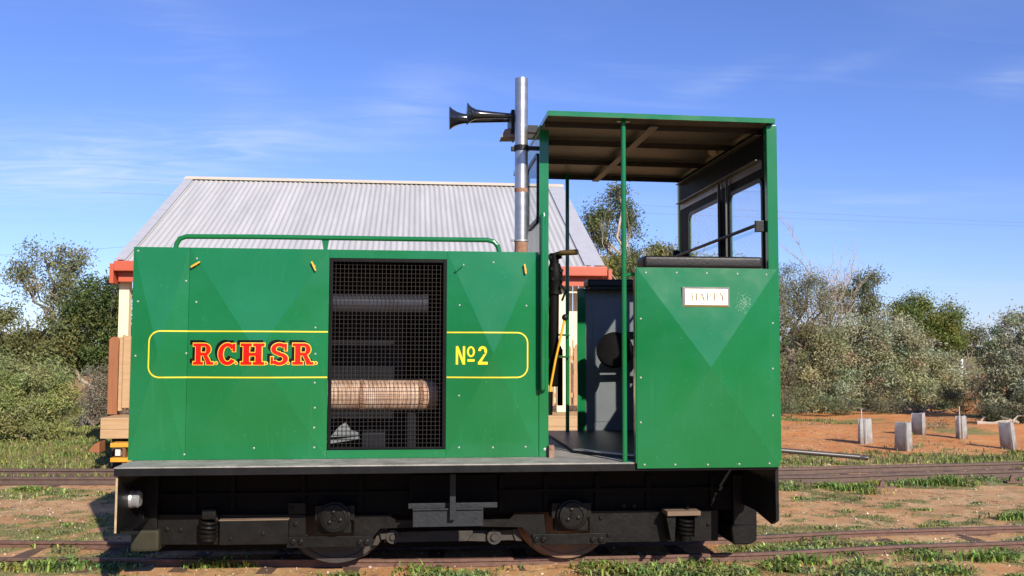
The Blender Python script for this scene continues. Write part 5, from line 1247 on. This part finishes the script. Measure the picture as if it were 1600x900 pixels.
lt = P(150, 655, 22.1); tag(fin('leaning_trunk', bm, PALEBARK, origin=(lt.x, lt.y, -.1)), 'crooked pale bare trunk leaning among the bushes left of the deck', 'tree trunk')

# ---- unseen tree line added behind the camera, to darken reflections in the green sheets
vs.clear(); fs_.clear(); cs.clear(); off = 0
for k in range(46):
    x = -70 + k * 3.1 + rr_.uniform(-1, 1); yy = -38 + rr_.uniform(-4, 3); h = rr_.uniform(4.2, 7.0); n_l = 420
    d = unit(rng.normal(size=(n_l, 3))) * rng.uniform(.3, 1, (n_l, 1)) ** .4; c = np.array([x, yy, h * .5])[None] + d * np.array([2.4, 2.2, h * .52])
    push(leaves(c, 1.1, .6, np.clip(np.array([.05, .06, .03])[None] * np.exp(rng.normal(0, .3, (n_l, 1))) * np.ones((1, 3)), .01, .4)))
flush('distant_trees', 'unseen line of dark trees added behind the camera for reflections', 'trees', LEAF)
# ---- overhead wires far behind
for i, (pa, pb, Y, r_) in enumerate((((-60, 396, ), (140, 384), 60, .010), ((1040, 318), (1700, 348), 70, .010), ((1040, 330), (1700, 352), 70, .010))):
    bm = B(); a, b = P(pa[0], pa[1], Y), P(pb[0], pb[1], Y); d = (b - a); a = a - d * 1.2; b = b + d * 1.2; n = 24
    tube(bm, [a.lerp(b, k / n) + Vector((0, 0, -.25 * (1 - (2 * k / n - 1) ** 2))) for k in range(n + 1)], r_, 5)
    tag(fin('overhead_wire', bm, mat('wire_grey', (.16, .18, .24), .5, var=.05), origin=a), ('thin overhead wire above the trees at far left', 'upper thin overhead wire across the sky at right', 'lower thin overhead wire across the sky at right')[i], 'wire', 'overhead wires')

# ================================================================== LIGHT
W = bpy.data.worlds.new('World'); SC.world = W; W.use_nodes = True; n = W.node_tree.nodes; l = W.node_tree.links
bg = n['Background']; bg.inputs['Strength'].default_value = SKY_STR
sk = n.new('ShaderNodeTexSky'); sk.sky_type = 'NISHITA'; sk.sun_disc = False; sk.sun_elevation = SUN_EL; sk.sun_rotation = SUN_AZ; sk.air_density = 1.0; sk.dust_density = .1; sk.ozone_density = 2.2; sk.altitude = 50
tc = n.new('ShaderNodeTexCoord')
tint = n.new('ShaderNodeMix'); tint.data_type = 'RGBA'; tint.blend_type = 'MULTIPLY'; tint.inputs[0].default_value = 1.0; tint.inputs[7].default_value = (*SKY_TINT, 1)
l.new(sk.outputs[0], tint.inputs[6])
def vmath(op, a, b_):
    x = n.new('ShaderNodeVectorMath'); x.operation = op; l.new(a, x.inputs[0])
    if isinstance(b_, tuple): x.inputs[1].default_value = b_
    else: l.new(b_, x.inputs[1])
    return x.outputs[0]
def m1(op, a, b_=None, clamp=False):
    x = n.new('ShaderNodeMath'); x.operation = op; x.use_clamp = clamp
    if isinstance(a, (int, float)): x.inputs[0].default_value = a
    else: l.new(a, x.inputs[0])
    if b_ is not None:
        if isinstance(b_, (int, float)): x.inputs[1].default_value = b_
        else: l.new(b_, x.inputs[1])
    return x.outputs[0]
sp = n.new('ShaderNodeSeparateXYZ'); l.new(tc.outputs['Generated'], sp.inputs[0])
inv = m1('DIVIDE', 1.0, m1('ADD', m1('MAXIMUM', sp.outputs[2], 0.0), 0.10))
cb = n.new('ShaderNodeCombineXYZ'); l.new(m1('MULTIPLY', sp.outputs[0], inv), cb.inputs[0]); l.new(m1('MULTIPLY', sp.outputs[1], inv), cb.inputs[1])
def cloud(scale, rot, stretch, lo, hi, seed, warp=.6):
    mp = n.new('ShaderNodeMapping'); mp.inputs['Location'].default_value = (seed, seed * .7, 0); mp.inputs['Rotation'].default_value = (0, 0, R(rot)); mp.inputs['Scale'].default_value = stretch
    l.new(cb.outputs[0], mp.inputs[0])
    t = n.new('ShaderNodeTexNoise'); t.inputs['Scale'].default_value = scale; t.inputs['Detail'].default_value = 9; t.inputs['Roughness'].default_value = .58; t.inputs['Distortion'].default_value = warp; l.new(mp.outputs[0], t.inputs[0])
    r_ = n.new('ShaderNodeMapRange'); r_.interpolation_type = 'SMOOTHSTEP'; r_.inputs[1].default_value = lo; r_.inputs[2].default_value = hi; l.new(t.outputs['Fac'], r_.inputs[0]); return r_.outputs[0]
streak = cloud(1.1, 24, (1.0, 3.2, 1), .50, .82, CL1)
patch = cloud(.34, 10, (1, 1.6, 1), .42, .66, CL2, .2)
fac = m1('MULTIPLY', m1('MULTIPLY', streak, patch), .12, True)
def bank(px, py, su, sv, tilt, amt):
    c = ray(px, py).normalized(); e1 = c.cross(Vector((0, 0, 1))).normalized(); e2 = e1.cross(c); t = R(tilt); a = e1 * math.cos(t) + e2 * math.sin(t); b_ = e2 * math.cos(t) - e1 * math.sin(t)
    def dot(v):
        x = n.new('ShaderNodeVectorMath'); x.operation = 'DOT_PRODUCT'; l.new(tc.outputs['Generated'], x.inputs[0]); x.inputs[1].default_value = tuple(v); return x.outputs['Value']
    q = m1('ADD', m1('POWER', m1('ABSOLUTE', m1('DIVIDE', dot(a), su)), 2.0), m1('POWER', m1('ABSOLUTE', m1('DIVIDE', dot(b_), sv)), 2.0))
    front = m1('GREATER_THAN', dot(c), 0.0)
    return m1('MULTIPLY', m1('MULTIPLY', m1('EXPONENT', m1('MULTIPLY', q, -1.0)), front), amt)
wisp = cloud(2.2, 62, (1.0, 3.5, 1), .34, .74, 7.7, 1.2)
soft = cloud(.9, 20, (1, 1.8, 1), .30, .75, 5.5, .5)
for bk in ((90, 262, .17, .036, 5, .46), (390, 218, .13, .026, 8, .28), (640, 160, .05, .03, 20, .22), (1140, 122, .045, .010, 14, .26), (1300, 108, .04, .009, 10, .2), (1590, 125, .03, .014, 0, .3), (300, 60, .10, .03, -38, .14)):
    fac = m1('ADD', fac, m1('MULTIPLY', bank(*bk), m1('ADD', m1('MULTIPLY', wisp, .65), m1('MULTIPLY', soft, .35))), True)
veil = m1('MULTIPLY', cloud(.5, -15, (1, 2.0, 1), .45, .85, 3.3), .12)
fac = m1('ADD', fac, veil, True)
cm = n.new('ShaderNodeMix'); cm.data_type = 'RGBA'; l.new(fac, cm.inputs[0]); l.new(tint.outputs[2], cm.inputs[6]); cm.inputs[7].default_value = (*CLOUD, 1)
l.new(cm.outputs[2], bg.inputs['Color'])
sd = bpy.data.lights.new('sun', 'SUN'); sd.energy = SUN_STR; sd.angle = R(.53); sd.color = (1.0, .91, .78)
so = bpy.data.objects.new('sun', sd); COL.objects.link(so); so.location = (20, -40, 30)
dirv = Vector((0.39, -1.0, 0.59)).normalized(); so.rotation_euler = dirv.to_track_quat('Z', 'Y').to_euler()
SC.view_settings.view_transform = 'Standard'; SC.view_settings.look = 'None'; SC.view_settings.gamma = 1; SC.view_settings.exposure = EXPO; SC.view_settings.use_curve_mapping = False
SC.render.resolution_x, SC.render.resolution_y = 1024, 576
SC.cycles.max_bounces = 8; SC.cycles.transparent_max_bounces = 16
try: SC.cycles.use_denoising = True
except Exception: pass
